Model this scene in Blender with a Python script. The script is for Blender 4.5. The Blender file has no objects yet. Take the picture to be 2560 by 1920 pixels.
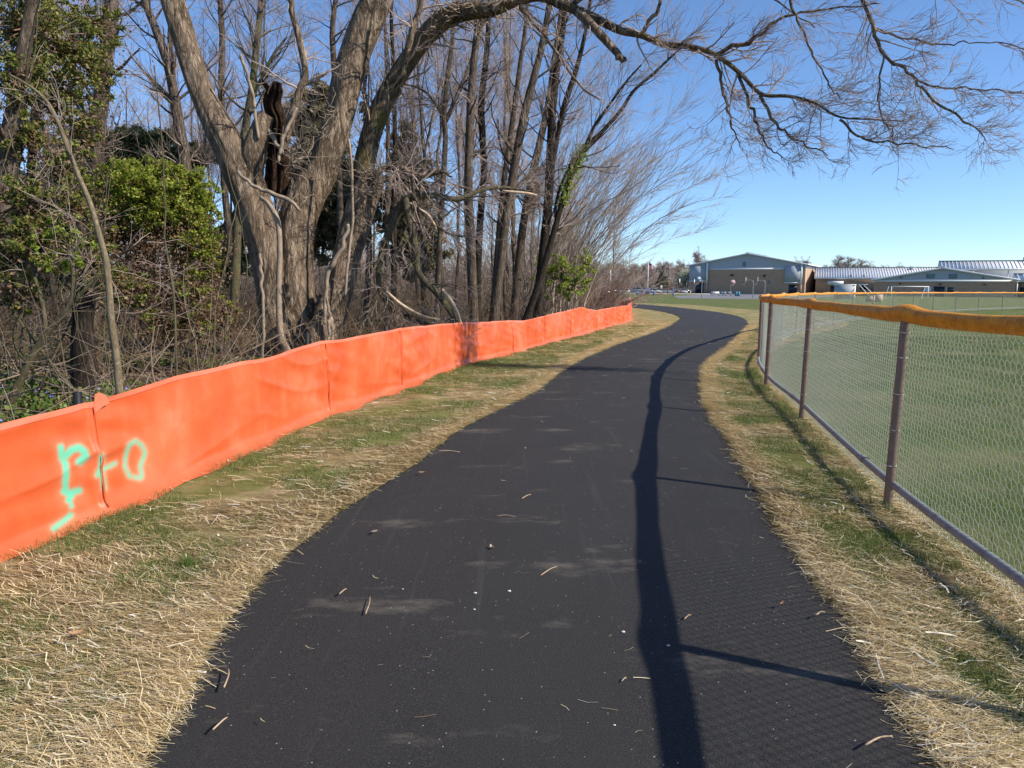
import bpy, math, random
import numpy as np
from mathutils import Matrix, Vector
rng = np.random.default_rng(7); random.seed(7)
S = bpy.context.scene; COL = S.collection
# ---------------------------------------------------------------- camera
F, CH, HOR, ROLL = 1850., 1.5, 719., math.radians(.35)
th = math.atan((960 - HOR) / F)
fwd = np.array([0, math.cos(th), -math.sin(th)]); u0 = np.array([0, math.sin(th), math.cos(th)]); r0 = np.array([1., 0, 0])
rgt = r0 * math.cos(ROLL) + u0 * math.sin(ROLL); upv = -r0 * math.sin(ROLL) + u0 * math.cos(ROLL)
cam = bpy.data.cameras.new('camera'); co = bpy.data.objects.new('camera', cam); COL.objects.link(co)
m = Matrix.Identity(4)
for i in range(3):
    m[i][0] = rgt[i]; m[i][1] = upv[i]; m[i][2] = -fwd[i]
m[2][3] = CH; co.matrix_world = m
cam.sensor_width = 36; cam.lens = 36 * F / 2560; cam.clip_end = 3000; cam.clip_start = .05
S.camera = co
# ---------------------------------------------------------------- light
SUN_EL, SUN_AZ = math.radians(36.8), math.radians(112)      # azimuth clockwise from +Y
w = bpy.data.worlds.new('World'); S.world = w; w.use_nodes = True
nt = w.node_tree; nt.nodes.clear()
sky = nt.nodes.new('ShaderNodeTexSky'); sky.sky_type = 'NISHITA'; sky.sun_disc = False
sky.sun_elevation = SUN_EL; sky.sun_rotation = SUN_AZ; sky.air_density = .8; sky.dust_density = 0; sky.ozone_density = 6.5
bg = nt.nodes.new('ShaderNodeBackground'); bg.inputs[1].default_value = .14
wo = nt.nodes.new('ShaderNodeOutputWorld')
nt.links.new(sky.outputs[0], bg.inputs[0]); nt.links.new(bg.outputs[0], wo.inputs[0])
sl = bpy.data.lights.new('sun', 'SUN'); sl.energy = 5.0; sl.angle = math.radians(.55); sl.color = (1, .92, .80)
so = bpy.data.objects.new('sun', sl); COL.objects.link(so)
sd = Vector((math.sin(SUN_AZ) * math.cos(SUN_EL), math.cos(SUN_AZ) * math.cos(SUN_EL), math.sin(SUN_EL)))
so.rotation_euler = sd.to_track_quat('Z', 'Y').to_euler(); so.location = (30, -5, 30)
S.view_settings.view_transform = 'Standard'; S.view_settings.look = 'None'; S.view_settings.exposure = 0.45; S.view_settings.gamma = 1
# ---------------------------------------------------------------- helpers
def at(x, y, D):                       # point seen at photo pixel (2560 wide) at forward distance D
    d = fwd + rgt * (x - 1280) / F - upv * (y - 960) / F
    return np.array([0, 0, CH]) + d * (D / d[1])
def gnd(x, y, z=0.):
    d = fwd + rgt * (x - 1280) / F - upv * (y - 960) / F
    return np.array([0, 0, CH]) + d * ((z - CH) / d[2])
K_ = 2560 / 2212.
def dv(x, y, D): return at(x * K_, y * K_, D)
def lin(c):
    return tuple([(v / 12.92 if v <= .04045 else ((v + .055) / 1.055) ** 2.4) for v in [q / 255. for q in c]])
def tag(o, label=None, cat=None, group=None, kind=None):
    if label: o['label'] = label
    if cat: o['category'] = cat
    if group: o['group'] = group
    if kind: o['kind'] = kind
    return o
def thing(name, label, cat, loc=(0, 0, 0), group=None, rz=0):
    o = bpy.data.objects.new(name, None); COL.objects.link(o); o.location = tuple(float(v) for v in loc); o.rotation_euler[2] = rz
    o.empty_display_size = .2
    return tag(o, label, cat, group)
def dup(root, loc=None, rz=None, sc=None, label=None, group=None):
    r = root.copy(); COL.objects.link(r)
    if loc is not None: r.location = tuple(float(v) for v in loc)
    if rz is not None: r.rotation_euler[2] = rz
    if sc is not None: r.scale = (sc, sc, sc) if np.isscalar(sc) else sc
    if label: r['label'] = label
    if group: r['group'] = group
    for ch in list(root.children):
        c = ch.copy(); COL.objects.link(c); c.parent = r
        for g in list(ch.children):
            d = g.copy(); COL.objects.link(d); d.parent = c
    return r
class MB:
    """collects geometry; polygons of any size"""
    def __init__(s): s.v = []; s.n = 0; s.f = []; s.q = []; s.smooth = False
    def verts(s, V):
        V = np.asarray(V, float).reshape(-1, 3); b = s.n; s.v.append(V); s.n += len(V); return b
    def poly(s, *pts):
        b = s.verts(pts); s.f.append(list(range(b, b + len(pts))))
    def box(s, x0, x1, y0, y1, z0, z1):
        b = s.verts([(x, y, z) for z in (z0, z1) for x, y in ((x0, y0), (x1, y0), (x1, y1), (x0, y1))])
        for f in ((3, 2, 1, 0), (4, 5, 6, 7), (0, 1, 5, 4), (1, 2, 6, 5), (2, 3, 7, 6), (3, 0, 4, 7)): s.f.append([b + i for i in f])
        return s
    def obox(s, O, X, Y, x0, x1, y0, y1, z0, z1):    # box in a rotated frame
        O = np.asarray(O, float); P = [(x, y, z) for z in (z0, z1) for x, y in ((x0, y0), (x1, y0), (x1, y1), (x0, y1))]
        b = s.verts([O + np.array(X) * x + np.array(Y) * y + np.array([0, 0, z]) for x, y, z in P])
        for f in ((3, 2, 1, 0), (4, 5, 6, 7), (0, 1, 5, 4), (1, 2, 6, 5), (2, 3, 7, 6), (3, 0, 4, 7)): s.f.append([b + i for i in f])
        return s
    def quads(s, V, Q):
        b = s.verts(V); s.q.append(np.asarray(Q) + b)
    def tubes(s, P, R, n=3, cap=False, warp=None):
        P = np.asarray(P, float); R = np.asarray(R, float)
        if P.ndim == 2: P = P[None]; R = R[None]
        N, K, _ = P.shape
        T = np.empty_like(P); T[:, 1:-1] = P[:, 2:] - P[:, :-2]; T[:, 0] = P[:, 1] - P[:, 0]; T[:, -1] = P[:, -1] - P[:, -2]
        T /= np.linalg.norm(T, axis=2, keepdims=True) + 1e-9
        mt = np.abs(T.mean(1)); ref = np.eye(3)[mt.argmin(1)][:, None, :]
        A = np.cross(T, np.broadcast_to(ref, T.shape)); A /= np.linalg.norm(A, axis=2, keepdims=True) + 1e-9
        B = np.cross(T, A)
        a = np.arange(n) * 2 * math.pi / n
        RR = R[:, :, None] * np.ones(n)
        if warp is not None: RR = warp(RR, a, P)
        V = P[:, :, None] + RR[..., None] * (A[:, :, None] * np.cos(a)[None, None, :, None] + B[:, :, None] * np.sin(a)[None, None, :, None])
        idx = np.arange(N * K * n).reshape(N, K, n)
        i0 = idx[:, :-1]; i1 = idx[:, 1:]
        Q = np.stack([i0, np.roll(i0, -1, 2), np.roll(i1, -1, 2), i1], -1).reshape(-1, 4)
        b = s.verts(V.reshape(-1, 3)); s.q.append(Q + b)
        if cap:
            for k in range(N):
                s.f.append([b + int(i) for i in idx[k, 0][::-1]]); s.f.append([b + int(i) for i in idx[k, -1]])
        return s
    def build(s, name, mat, parent=None, smooth=None, base=None, attr=None):
        V = np.concatenate(s.v) if s.v else np.zeros((0, 3))
        if base is not None: V = V - np.asarray(base, float)
        elif parent is not None: V = V - tloc(parent)
        Q = np.concatenate(s.q).reshape(-1, 4) if s.q else np.zeros((0, 4), int)
        me = bpy.data.meshes.new(name)
        nl = len(Q) * 4 + sum(len(f) for f in s.f)
        me.vertices.add(len(V)); me.vertices.foreach_set('co', V.astype(np.float32).ravel())
        loops = np.concatenate([Q.ravel(), np.array([i for f in s.f for i in f], int)]) if s.f else Q.ravel()
        me.loops.add(nl); me.loops.foreach_set('vertex_index', loops.astype(np.int32))
        cnt = np.concatenate([np.full(len(Q), 4), np.array([len(f) for f in s.f], int)]) if s.f else np.full(len(Q), 4)
        st = np.concatenate([[0], np.cumsum(cnt)[:-1]]) if len(cnt) else np.zeros(0)
        me.polygons.add(len(cnt)); me.polygons.foreach_set('loop_start', st.astype(np.int32))
        me.update(calc_edges=True)
        if smooth if smooth is not None else s.smooth: me.polygons.foreach_set('use_smooth', np.ones(len(cnt), bool))
        if attr:
            for nm, arr in attr.items():
                a = me.attributes.new(nm, 'FLOAT', 'POINT'); a.data.foreach_set('value', np.asarray(arr, np.float32).ravel())
        if mat: me.materials.append(mat)
        o = bpy.data.objects.new(name, me); COL.objects.link(o)
        if parent is not None: o.parent = parent
        return o
def tloc(o):
    l = np.zeros(3)
    while o is not None: l = l + np.array(o.location); o = o.parent
    return l
def smoothpoly(P, n, R=None):
    """Catmull-Rom resample"""
    P = np.asarray(P, float); k = len(P)
    E = np.vstack([2 * P[0] - P[1], P, 2 * P[-1] - P[-2]])
    t = np.linspace(0, k - 1 - 1e-6, n); i = t.astype(int); f = (t - i)[:, None]
    a, b, c, d = E[i], E[i + 1], E[i + 2], E[i + 3]
    return .5 * ((2 * b) + (-a + c) * f + (2 * a - 5 * b + 4 * c - d) * f ** 2 + (-a + 3 * b - 3 * c + d) * f ** 3)
# value noise for geometry
_g = rng.random((64, 64, 64))
def vnoise(x, y, z=0.):
    x = np.asarray(x, float); y = np.asarray(y, float); z = np.asarray(z, float) + np.zeros_like(x)
    xi, yi, zi = np.floor(x).astype(int), np.floor(y).astype(int), np.floor(z).astype(int)
    fx, fy, fz = x - xi, y - yi, z - zi
    fx, fy, fz = [q * q * (3 - 2 * q) for q in (fx, fy, fz)]
    r = 0
    for dx in (0, 1):
        for dy in (0, 1):
            for dz in (0, 1):
                wgt = (fx if dx else 1 - fx) * (fy if dy else 1 - fy) * (fz if dz else 1 - fz)
                r = r + wgt * _g[(xi + dx) % 64, (yi + dy) % 64, (zi + dz) % 64]
    return r * 2 - 1
# ---------------------------------------------------------------- materials
class N:
    def __init__(s, name):
        s.m = bpy.data.materials.new(name); s.m.use_nodes = True; s.t = s.m.node_tree; s.t.nodes.clear()
        s.out = s.t.nodes.new('ShaderNodeOutputMaterial'); s.b = s.t.nodes.new('ShaderNodeBsdfPrincipled'); s.l(s.b.outputs[0], s.out.inputs[0])
        s.tc = s.t.nodes.new('ShaderNodeTexCoord')
    def l(s, a, b): s.t.links.new(a, b)
    def n(s, ty, **kw):
        q = s.t.nodes.new(ty)
        for k, v in kw.items(): setattr(q, k, v)
        return q
    def co(s, sc=(1, 1, 1), rot=(0, 0, 0), src=None):
        q = s.n('ShaderNodeMapping'); q.inputs['Scale'].default_value = sc; q.inputs['Rotation'].default_value = rot
        s.l(src or s.tc.outputs['Object'], q.inputs[0]); return q.outputs[0]
    def noise(s, scale, co=None, detail=4, rough=.55, dist=0):
        q = s.n('ShaderNodeTexNoise'); q.inputs['Scale'].default_value = scale; q.inputs['Detail'].default_value = detail
        q.inputs['Roughness'].default_value = rough; q.inputs['Distortion'].default_value = dist
        s.l(co or s.tc.outputs['Object'], q.inputs['Vector']); return q.outputs[0]
    def ramp(s, fac, stops):
        q = s.n('ShaderNodeValToRGB'); e = q.color_ramp.elements
        while len(e) < len(stops): e.new(.5)
        for i, (p, c) in enumerate(stops):
            e[i].position = p; e[i].color = (*c, 1) if len(c) == 3 else c
        s.l(fac, q.inputs[0]); return q.outputs[0]
    def mix(s, fac, a, b, bt='MIX'):
        q = s.n('ShaderNodeMix', data_type='RGBA', blend_type=bt)
        for k, v in ((0, fac), (6, a), (7, b)):
            if hasattr(v, 'is_output') or hasattr(v, 'links'): s.l(v, q.inputs[k])
            elif k == 0: q.inputs[0].default_value = v
            else: q.inputs[k].default_value = (*v, 1)
        return q.outputs[2]
    def math(s, op, a, b=0.):
        q = s.n('ShaderNodeMath', operation=op)
        for k, v in ((0, a), (1, b)):
            if hasattr(v, 'links'): s.l(v, q.inputs[k])
            else: q.inputs[k].default_value = v
        return q.outputs[0]
    def bump(s, h, dist=.01, st=1., prev=None):
        q = s.n('ShaderNodeBump'); q.inputs['Distance'].default_value = dist; q.inputs['Strength'].default_value = st
        s.l(h, q.inputs['Height'])
        if prev: s.l(prev, q.inputs['Normal'])
        return q.outputs[0]
    def fin(s, col, rough=.9, normal=None, spec=.3, metal=0, transl=None):
        if hasattr(col, 'links'): s.l(col, s.b.inputs['Base Color'])
        else: s.b.inputs['Base Color'].default_value = (*col, 1)
        if hasattr(rough, 'links'): s.l(rough, s.b.inputs['Roughness'])
        else: s.b.inputs['Roughness'].default_value = rough
        s.b.inputs['Specular IOR Level'].default_value = spec; s.b.inputs['Metallic'].default_value = metal
        if normal: s.l(normal, s.b.inputs['Normal'])
        if transl:
            t = s.n('ShaderNodeBsdfTranslucent'); mx = s.n('ShaderNodeMixShader'); mx.inputs[0].default_value = transl
            if hasattr(col, 'links'): s.l(col, t.inputs[0])
            else: t.inputs[0].default_value = (*col, 1)
            s.l(s.b.outputs[0], mx.inputs[1]); s.l(t.outputs[0], mx.inputs[2]); s.l(mx.outputs[0], s.out.inputs[0])
        return s.m
def plain(name, c, rough=.6, metal=0, var=.12, sc=8, spec=.4, bump=0):
    n = N(name); f = n.noise(sc, detail=5)
    c = np.array(c); col = n.ramp(f, [(.3, tuple(c * (1 - var))), (.7, tuple(np.minimum(c * (1 + var), 1)))])
    return n.fin(col, rough, n.bump(f, .01, bump) if bump else None, spec, metal)
def leafmat(name, stops, transl=.35, rough=.55):
    n = N(name); g = n.n('ShaderNodeNewGeometry')
    c = n.ramp(g.outputs['Random Per Island'], stops)
    return n.fin(c, rough, None, .3, 0, transl)
def barkmat(name, dark, light, fs=9, stretch=.22, bd=.02, moss=None):
    n = N(name); c = n.co((1, 1, stretch))
    wq = n.n('ShaderNodeVectorMath', operation='ADD'); n.l(c, wq.inputs[0])
    nz = n.n('ShaderNodeTexNoise'); nz.inputs['Scale'].default_value = fs * .5; nz.inputs['Detail'].default_value = 3; n.l(c, nz.inputs['Vector'])
    sc = n.n('ShaderNodeVectorMath', operation='SCALE'); sc.inputs['Scale'].default_value = .22; n.l(nz.outputs[1], sc.inputs[0]); n.l(sc.outputs[0], wq.inputs[1])
    a = n.noise(fs * 2.6, wq.outputs[0], 5, .6); a2 = n.noise(fs * 1.2, wq.outputs[0], 3, .5); fine = n.noise(fs * 11, wq.outputs[0], 3, .7)
    rd = n.math('SUBTRACT', 1., n.math('MULTIPLY', n.math('ABSOLUTE', n.math('SUBTRACT', a, .5)), 5.)); rd2 = n.math('SUBTRACT', 1., n.math('MULTIPLY', n.math('ABSOLUTE', n.math('SUBTRACT', a2, .5)), 6.))
    h = n.math('SUBTRACT', .82, n.math('ADD', n.math('MULTIPLY', n.math('MAXIMUM', rd, 0.), .32), n.math('MULTIPLY', n.math('MAXIMUM', rd2, 0.), .25))); h = n.math('ADD', h, n.math('MULTIPLY', n.math('SUBTRACT', fine, .5), .4))
    col = n.ramp(h, [(.34, dark), (.56, tuple((np.array(dark) + np.array(light)) * .45)), (.82, light)])
    big = n.noise(1.3, None, 5); col = n.mix(n.ramp(big, [(.42, (0, 0, 0)), (.7, (.6, .6, .6))]), col, tuple(np.array(light) * np.array([.5, .47, .45])))
    if moss is not None:
        mk = n.ramp(n.noise(1.7, None, 5), [(.5, (0, 0, 0)), (.66, (.55, .55, .55))]); col = n.mix(mk, col, moss)
    return n.fin(col, .95, n.bump(h, bd, 1.), .12)
def groundmat(name, stops, sc=1.2, fine=60, bd=.02, stretch=(1, 1, 1), mod=None):
    n = N(name); c = n.co(stretch)
    a = n.noise(sc, c, 7, .62, .4); b = n.noise(fine, c, 5, .7)
    f = n.math('ADD', n.math('MULTIPLY', a, .62), n.math('MULTIPLY', b, .38))
    col = n.ramp(f, stops)
    if mod: col = n.mix(n.ramp(n.noise(mod[0], None, 4), [(mod[1], (0, 0, 0)), (mod[1] + .12, (mod[3],) * 3)]), col, mod[2])
    return n.fin(col, 1., n.bump(b, bd, .8), .1)

M = {}
M['field'] = groundmat('field_grass', [(.3, (.04, .068, .014)), (.44, (.08, .115, .028)), (.54, (.12, .14, .045)), (.68, (.23, .19, .10))], .7, 45, .02, mod=(.5, .48, (.17, .155, .08), .4))
M['verge'] = groundmat('straw_soil', [(.3, (.07, .052, .026)), (.42, (.19, .145, .072)), (.52, (.33, .26, .135)), (.62, (.46, .37, .20)), (.72, (.58, .48, .29))], 3.0, 70, .02, (1, 2.2, 1), (1.1, .46, (.15, .175, .045), .8))
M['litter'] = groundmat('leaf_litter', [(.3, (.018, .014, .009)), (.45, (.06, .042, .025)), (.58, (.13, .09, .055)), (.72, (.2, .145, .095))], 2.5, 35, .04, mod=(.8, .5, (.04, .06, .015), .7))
def asphalt():
    n = N('asphalt'); f = n.noise(170, None, 4, .85); g = n.noise(1.3, None, 5, .6, .5)
    base = n.ramp(f, [(.33, (.004, .004, .004)), (.5, (.021, .0200, .0192)), (.62, (.048, .046, .044)), (.74, (.20, .19, .185))])
    col = n.mix(n.ramp(g, [(.4, (0, 0, 0)), (.72, (.30, .30, .30))]), base, (.040, .038, .036))
    # roller / tyre streaks along the path, sand patches near the edges
    st = n.noise(3.2, n.co((4.5, .16, 1), (0, 0, .06)), 4, .6)
    col = n.mix(n.ramp(st, [(.60, (0, 0, 0)), (.72, (.20, .20, .20))]), col, (.10, .098, .095))
    sd_ = n.math('MULTIPLY', n.ramp(n.noise(.9, n.co((1, 2.3, 1)), 5, .7), [(.58, (0, 0, 0)), (.74, (1, 1, 1))]), n.noise(22, n.co((1, 3, 1)), 3))
    col = n.mix(n.math('MULTIPLY', sd_, .85), col, (.27, .235, .18))
    vo = n.n('ShaderNodeTexVoronoi'); vo.inputs['Scale'].default_value = 34; n.l(n.tc.outputs['Object'], vo.inputs['Vector'])
    sp = n.math('LESS_THAN', vo.outputs['Distance'], .085); wh = n.n('ShaderNodeTexWhiteNoise'); n.l(vo.outputs['Position'], wh.inputs['Vector'])
    sp = n.math('MULTIPLY', sp, n.math('GREATER_THAN', wh.outputs['Value'], .72))
    col = n.mix(sp, col, (.48, .44, .36))
    return n.fin(col, .82, n.bump(f, .006, .9), .35)
M['asphalt'] = asphalt()
M['straw'] = leafmat('straw', [(0, (.44, .31, .14)), (.3, (.68, .54, .29)), (.65, (.80, .68, .42)), (.93, (.90, .79, .54)), (1, (.95, .93, .85))], .15, .5)
M['grassblade'] = leafmat('grass_blade', [(0, (.05, .10, .018)), (.5, (.11, .18, .035)), (.8, (.18, .23, .06)), (1, (.32, .28, .14))], .3)
M['bark'] = barkmat('maple_bark', (.07, .048, .032), (.52, .40, .29), 6.5, .22, .06, None)
M['barkmoss'] = barkmat('mossy_bark', (.04, .03, .02), (.36, .275, .185), 5.5, .16, .05, (.14, .115, .03))
M['bark2'] = barkmat('grey_bark', (.04, .03, .022), (.26, .205, .16), 12, .2, .012)
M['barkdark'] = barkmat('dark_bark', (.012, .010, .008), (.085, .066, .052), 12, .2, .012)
M['barkpale'] = barkmat('pale_sapling_bark', (.13, .10, .06), (.33, .28, .19), 14, .4, .004)
M['barkolive'] = barkmat('olive_bark', (.06, .05, .03), (.22, .185, .12), 11, .3, .012, (.11, .12, .04))
M['rot'] = barkmat('rotten_wood', (.02, .012, .008), (.16, .095, .06), 16, .3, .04)
M['twig'] = plain('twig', (.36, .275, .23), .9, sc=3, var=.3)
M['twiglight'] = plain('pale_twig', (.30, .23, .165), .9, sc=3, var=.25)
M['fantwig'] = plain('tan_grey_twig', (.38, .30, .235), .9, sc=3, var=.25)
M['twigdark'] = plain('dark_twig', (.07, .055, .048), .9, sc=3, var=.3)
M['midtwig'] = plain('brown_twig', (.20, .145, .10), .9, sc=2, var=.35)
M['twigred'] = plain('reddish_twig', (.27, .17, .135), .9, sc=3, var=.25)
M['farwood'] = plain('far_twig', (.33, .26, .22), .95, sc=.6, var=.35)
M['vine'] = plain('vine', (.26, .20, .145), .9, sc=8, var=.3)
M['vinedark'] = plain('brown_vine', (.15, .095, .05), .9, sc=6, var=.4)
M['greenbrier'] = leafmat('vine_leaf', [(0, (.09, .12, .015)), (.35, (.20, .25, .025)), (.7, (.31, .36, .045)), (.9, (.42, .42, .08)), (1, (.36, .21, .08))], .45)
M['deadleaf'] = leafmat('dead_leaf', [(0, (.06, .03, .015)), (.5, (.15, .085, .045)), (1, (.28, .19, .11))], .3)
M['evergreen'] = leafmat('evergreen_leaf', [(0, (.05, .075, .015)), (.4, (.13, .155, .03)), (.75, (.24, .25, .05)), (.88, (.30, .27, .07)), (1, (.32, .21, .09))], .3)
M['pine'] = leafmat('pine_needle', [(0, (.04, .065, .035)), (.6, (.08, .115, .055)), (1, (.14, .15, .075))], .25)
M['cedar'] = leafmat('cedar_spray', [(0, (.09, .09, .04)), (.5, (.17, .155, .08)), (1, (.26, .21, .13))], .3)
M['spring'] = leafmat('new_leaf', [(0, (.18, .24, .03)), (.6, (.32, .40, .06)), (1, (.42, .46, .12))], .45)
M['peri'] = leafmat('periwinkle_leaf', [(0, (.05, .09, .015)), (.6, (.12, .18, .03)), (1, (.22, .26, .06))], .3)
M['flower'] = plain('violet_petal', (.24, .22, .62), .6)
M['blossom'] = leafmat('white_blossom', [(0, (.35, .36, .24)), (1, (.62, .62, .48))], .4)
M['post'] = plain('taupe_powder_coat', (.17, .125, .10), .45, sc=14, var=.16)
M['galv'] = plain('galvanised_steel', (.26, .265, .26), .5, .3, sc=20, var=.2)
M['wire'] = plain('chain_link_wire', (.46, .49, .40), .45, .25, sc=30, var=.15)
M['black'] = plain('black_stake', (.012, .012, .014), .6)
M['white'] = plain('white_paint', (.78, .78, .76), .5, var=.04)
M['tyre'] = plain('tyre_rubber', (.02, .02, .02), .9)
M['glass'] = plain('dark_glass', (.02, .025, .035), .08, spec=.8)
M['chrome'] = plain('alloy', (.5, .5, .52), .3, .8)

# ================================================================ SETTING
b = MB(); gx = np.concatenate([np.linspace(-1500, -120, 8), np.linspace(-100, 160, 40), np.linspace(200, 1500, 8)]); gy = np.concatenate([np.linspace(-300, -10, 6), np.linspace(0, 300, 50), np.linspace(350, 2400, 9)])
X, Y = np.meshgrid(gx, gy); idx = np.arange(X.size).reshape(X.shape)
b.quads(np.stack([X, Y, X * 0 - .03], -1), np.stack([idx[:-1, :-1], idx[:-1, 1:], idx[1:, 1:], idx[1:, :-1]], -1).reshape(-1, 4))
tag(b.build('ground', M['field']), 'mown school field grass reaching to the horizon', kind='structure')

L_in = [(-1.14, -2.), (-1.15, 0.6), (-1.16, 2.19), (-1.18, 2.57), (-1.29, 3.18), (-1.29, 3.86), (-1.13, 4.88), (-.82, 6.23), (-.48, 7.96), (.29, 10.49), (1.38, 15.27), (3.1, 20.64), (4.94, 25.74), (7.5, 34), (8.95, 40), (9.75, 48), (9.6, 55), (8.9, 61), (7, 65), (3, 68), (-6, 71), (-30, 76)]
R_in = [(1.28, -2.), (1.3, 0.6), (1.36, 2.17), (1.42, 2.6), (1.53, 3.27), (1.61, 4.05), (1.75, 4.94), (2.03, 6.66), (2.34, 8.64), (2.8, 10.9), (3.86, 14.7), (5.9, 20.03), (8.3, 26.5), (10.5, 33), (12.4, 40.5), (13.3, 48), (13.3, 57), (12.9, 64), (11.8, 72), (8, 76), (-5, 81), (-30, 86)]
Lp = smoothpoly(np.c_[np.array(L_in), np.zeros(len(L_in))], 420)[:, :2]; Rp = smoothpoly(np.c_[np.array(R_in), np.zeros(len(R_in))], 420)[:, :2]
# ragged edges
def rag(P, amp, s):
    T = np.gradient(P, axis=0); T /= np.linalg.norm(T, axis=1)[:, None]
    return P + np.c_[T[:, 1], -T[:, 0]] * (amp * vnoise(P[:, 1] * 3.1 + s, P[:, 0] * 3.1, s))[:, None]
Lp = rag(Lp, .035, 3.3); Rp = rag(Rp, .035, 9.1)
b = MB(); t = np.array([0, .006, .015, .05, .12, .2, .3, .4, .5, .6, .7, .8, .88, .95, .985, .994, 1]); W = len(t); t = t[None, :, None]
G = Lp[:, None] * (1 - t) + Rp[:, None] * t
crown = .012 + .03 * (1 - (2 * t[..., 0] - 1) ** 2) * np.ones((420, 1))
V = np.concatenate([G, crown[..., None]], -1); V[:, 0, 2] = -.025; V[:, -1, 2] = -.025
idx = np.arange(420 * W).reshape(420, W)
b.quads(V, np.stack([idx[:-1, :-1], idx[:-1, 1:], idx[1:, 1:], idx[1:, :-1]], -1).reshape(-1, 4)); b.smooth = True
tag(b.build('path', M['asphalt']), 'new black asphalt path curving away to the left', kind='structure')

silt_ground = [(-3.05, 1.0), (-2.95, 2.6), (-2.83, 3.93), (-2.70, 4.85), (-2.55, 6.0), (-2.34, 7.27), (-2.17, 8.64), (-1.62, 10.89), (-.95, 14.22), (.26, 17.82), (2.11, 23.56), (3.8, 29.), (5.5, 34.65), (7.85, 50), (9.3, 59.5), (8.3, 62.2), (5.5, 64.2), (1, 66), (-8, 69)]
SGs = smoothpoly(np.c_[np.array(silt_ground), np.zeros(len(silt_ground))], 1500)[:, :2]
fence_pts = [(1.35, -3.6), (1.9, -.4), (2.24, 2.26), (2.66, 5.02), (3.40, 8.5), (4.0, 11.5), (4.85, 14.5), (6.1, 17.8), (7.6, 20.9), (9.3, 24.3), (11.2, 27.6), (13.4, 31.), (15.8, 34.6), (18.4, 38.), (21.1, 41.3), (24., 44.6), (27, 47.8), (30.3, 50.9), (33.8, 54), (37.5, 57), (41.3, 60), (45.2, 63), (49.3, 66), (53.5, 69), (58, 72)]
FP = np.array(fence_pts)
def sheet(name, Apts, Bpts, n, Wd, mat, z, amp, label, smooth=True):
    A = smoothpoly(np.c_[np.array(Apts), np.zeros(len(Apts))], n)[:, :2]; B = smoothpoly(np.c_[np.array(Bpts), np.zeros(len(Bpts))], n)[:, :2]
    t = np.linspace(0, 1, Wd)[None, :, None]; G = A[:, None] * (1 - t) + B[:, None] * t
    x, y = G[..., 0], G[..., 1]
    h = z + amp * (vnoise(x * 2.2, y * 2.2, 1.5) + .6 * vnoise(x * 6, y * 6, 4.5) + .35 * vnoise(x * 17, y * 17, 2.5))
    b = MB(); V = np.stack([x, y, h], -1); V[:, 0, 2] = np.minimum(V[:, 0, 2], z); V[:, -1, 2] = np.minimum(V[:, -1, 2], z)
    idx = np.arange(n * Wd).reshape(n, Wd)
    b.quads(V, np.stack([idx[:-1, :-1], idx[:-1, 1:], idx[1:, 1:], idx[1:, :-1]], -1).reshape(-1, 4)); b.smooth = smooth
    return tag(b.build(name, mat), label, kind='structure')
sil = [(-3.3, -2.)] + [(x - .06, y) for x, y in silt_ground]
sheet('verge', sil, L_in[:1] + [(x - .0, y) for x, y in L_in[1:-1]] + [L_in[-1]], 700, 34, M['verge'], -.003, .008, 'strip of straw mulch and thin grass left of the path')
outer = [(1.5, -4), (2.1, -.4), (2.55, 2.8), (2.86, 5), (3.6, 8.5), (4.2, 11.5), (5.0, 14.5), (6.4, 18), (9.6, 24), (14.5, 32), (17, 40), (18, 50), (17.3, 60), (16, 72), (9, 80), (-5, 85), (-30, 90)]
Ro = [(1.1, -4)] + [(x - .03, y) for x, y in R_in[1:]]
sheet('verge', Ro, outer, 700, 34, M['verge'], -.004, .008, 'straw and thin grass between the path and the chain-link fence')
wood_edge = [(-3.3, -3.)] + [(x - .02, y) for x, y in silt_ground]
b = MB(); n = 240; A = smoothpoly(np.c_[np.array(wood_edge), np.zeros(len(wood_edge))], n)[:, :2]
Bx = np.c_[np.full(n, -70.), np.linspace(-3, 78, n)]; t = np.linspace(0, 1, 60)[None, :, None] ** 1.6; G = A[:, None] * (1 - t) + Bx[:, None] * t
x, y = G[..., 0], G[..., 1]; h = -.012 + .06 * np.minimum(1, t[..., 0] * 25) * (vnoise(x * .9, y * .9, 7.5) + .5 * vnoise(x * 3, y * 3, 3.5)); idx = np.arange(n * 60).reshape(n, 60)
b.quads(np.stack([x, y, h], -1), np.stack([idx[:-1, :-1], idx[:-1, 1:], idx[1:, 1:], idx[1:, :-1]], -1).reshape(-1, 4)); b.smooth = True
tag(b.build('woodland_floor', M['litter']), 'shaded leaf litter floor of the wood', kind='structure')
# basketball court, car park
M['court'] = plain('worn_court_asphalt', (.17, .165, .17), .9, sc=.4, var=.2)
M['concrete'] = plain('concrete', (.5, .48, .43), .9, sc=1, var=.1)
Cx = lambda px, D: (px - 1280) / F * D * 1.0086
b = MB(); b.poly((Cx(1675, 150), 150, -.018), (Cx(1690, 118), 118, -.018), (Cx(1940, 112), 112, -.018), (Cx(2040, 150), 150, -.018), (97, 205, -.018), (55, 215, -.018))
tag(b.build('court', M['court']), 'grey asphalt basketball court in front of the gym', kind='structure')
b = MB(); b.poly((5, 222, -.014), (56, 214, -.014), (58, 300, -.014), (5, 300, -.014)); tag(b.build('car_park', M['court']), 'asphalt car park left of the gym', kind='structure')
b = MB(); b.box(5, 56.5, 213.2, 214.2, -.02, .12); b.obox((56.5, 213.6, 0), (.866, -.5, 0), (.5, .866, 0), 0, 44, 0, 2.2, -.02, .1); tag(b.build('pavement', M['concrete']), 'pale concrete kerb walk along the court and the car park', kind='structure')

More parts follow.
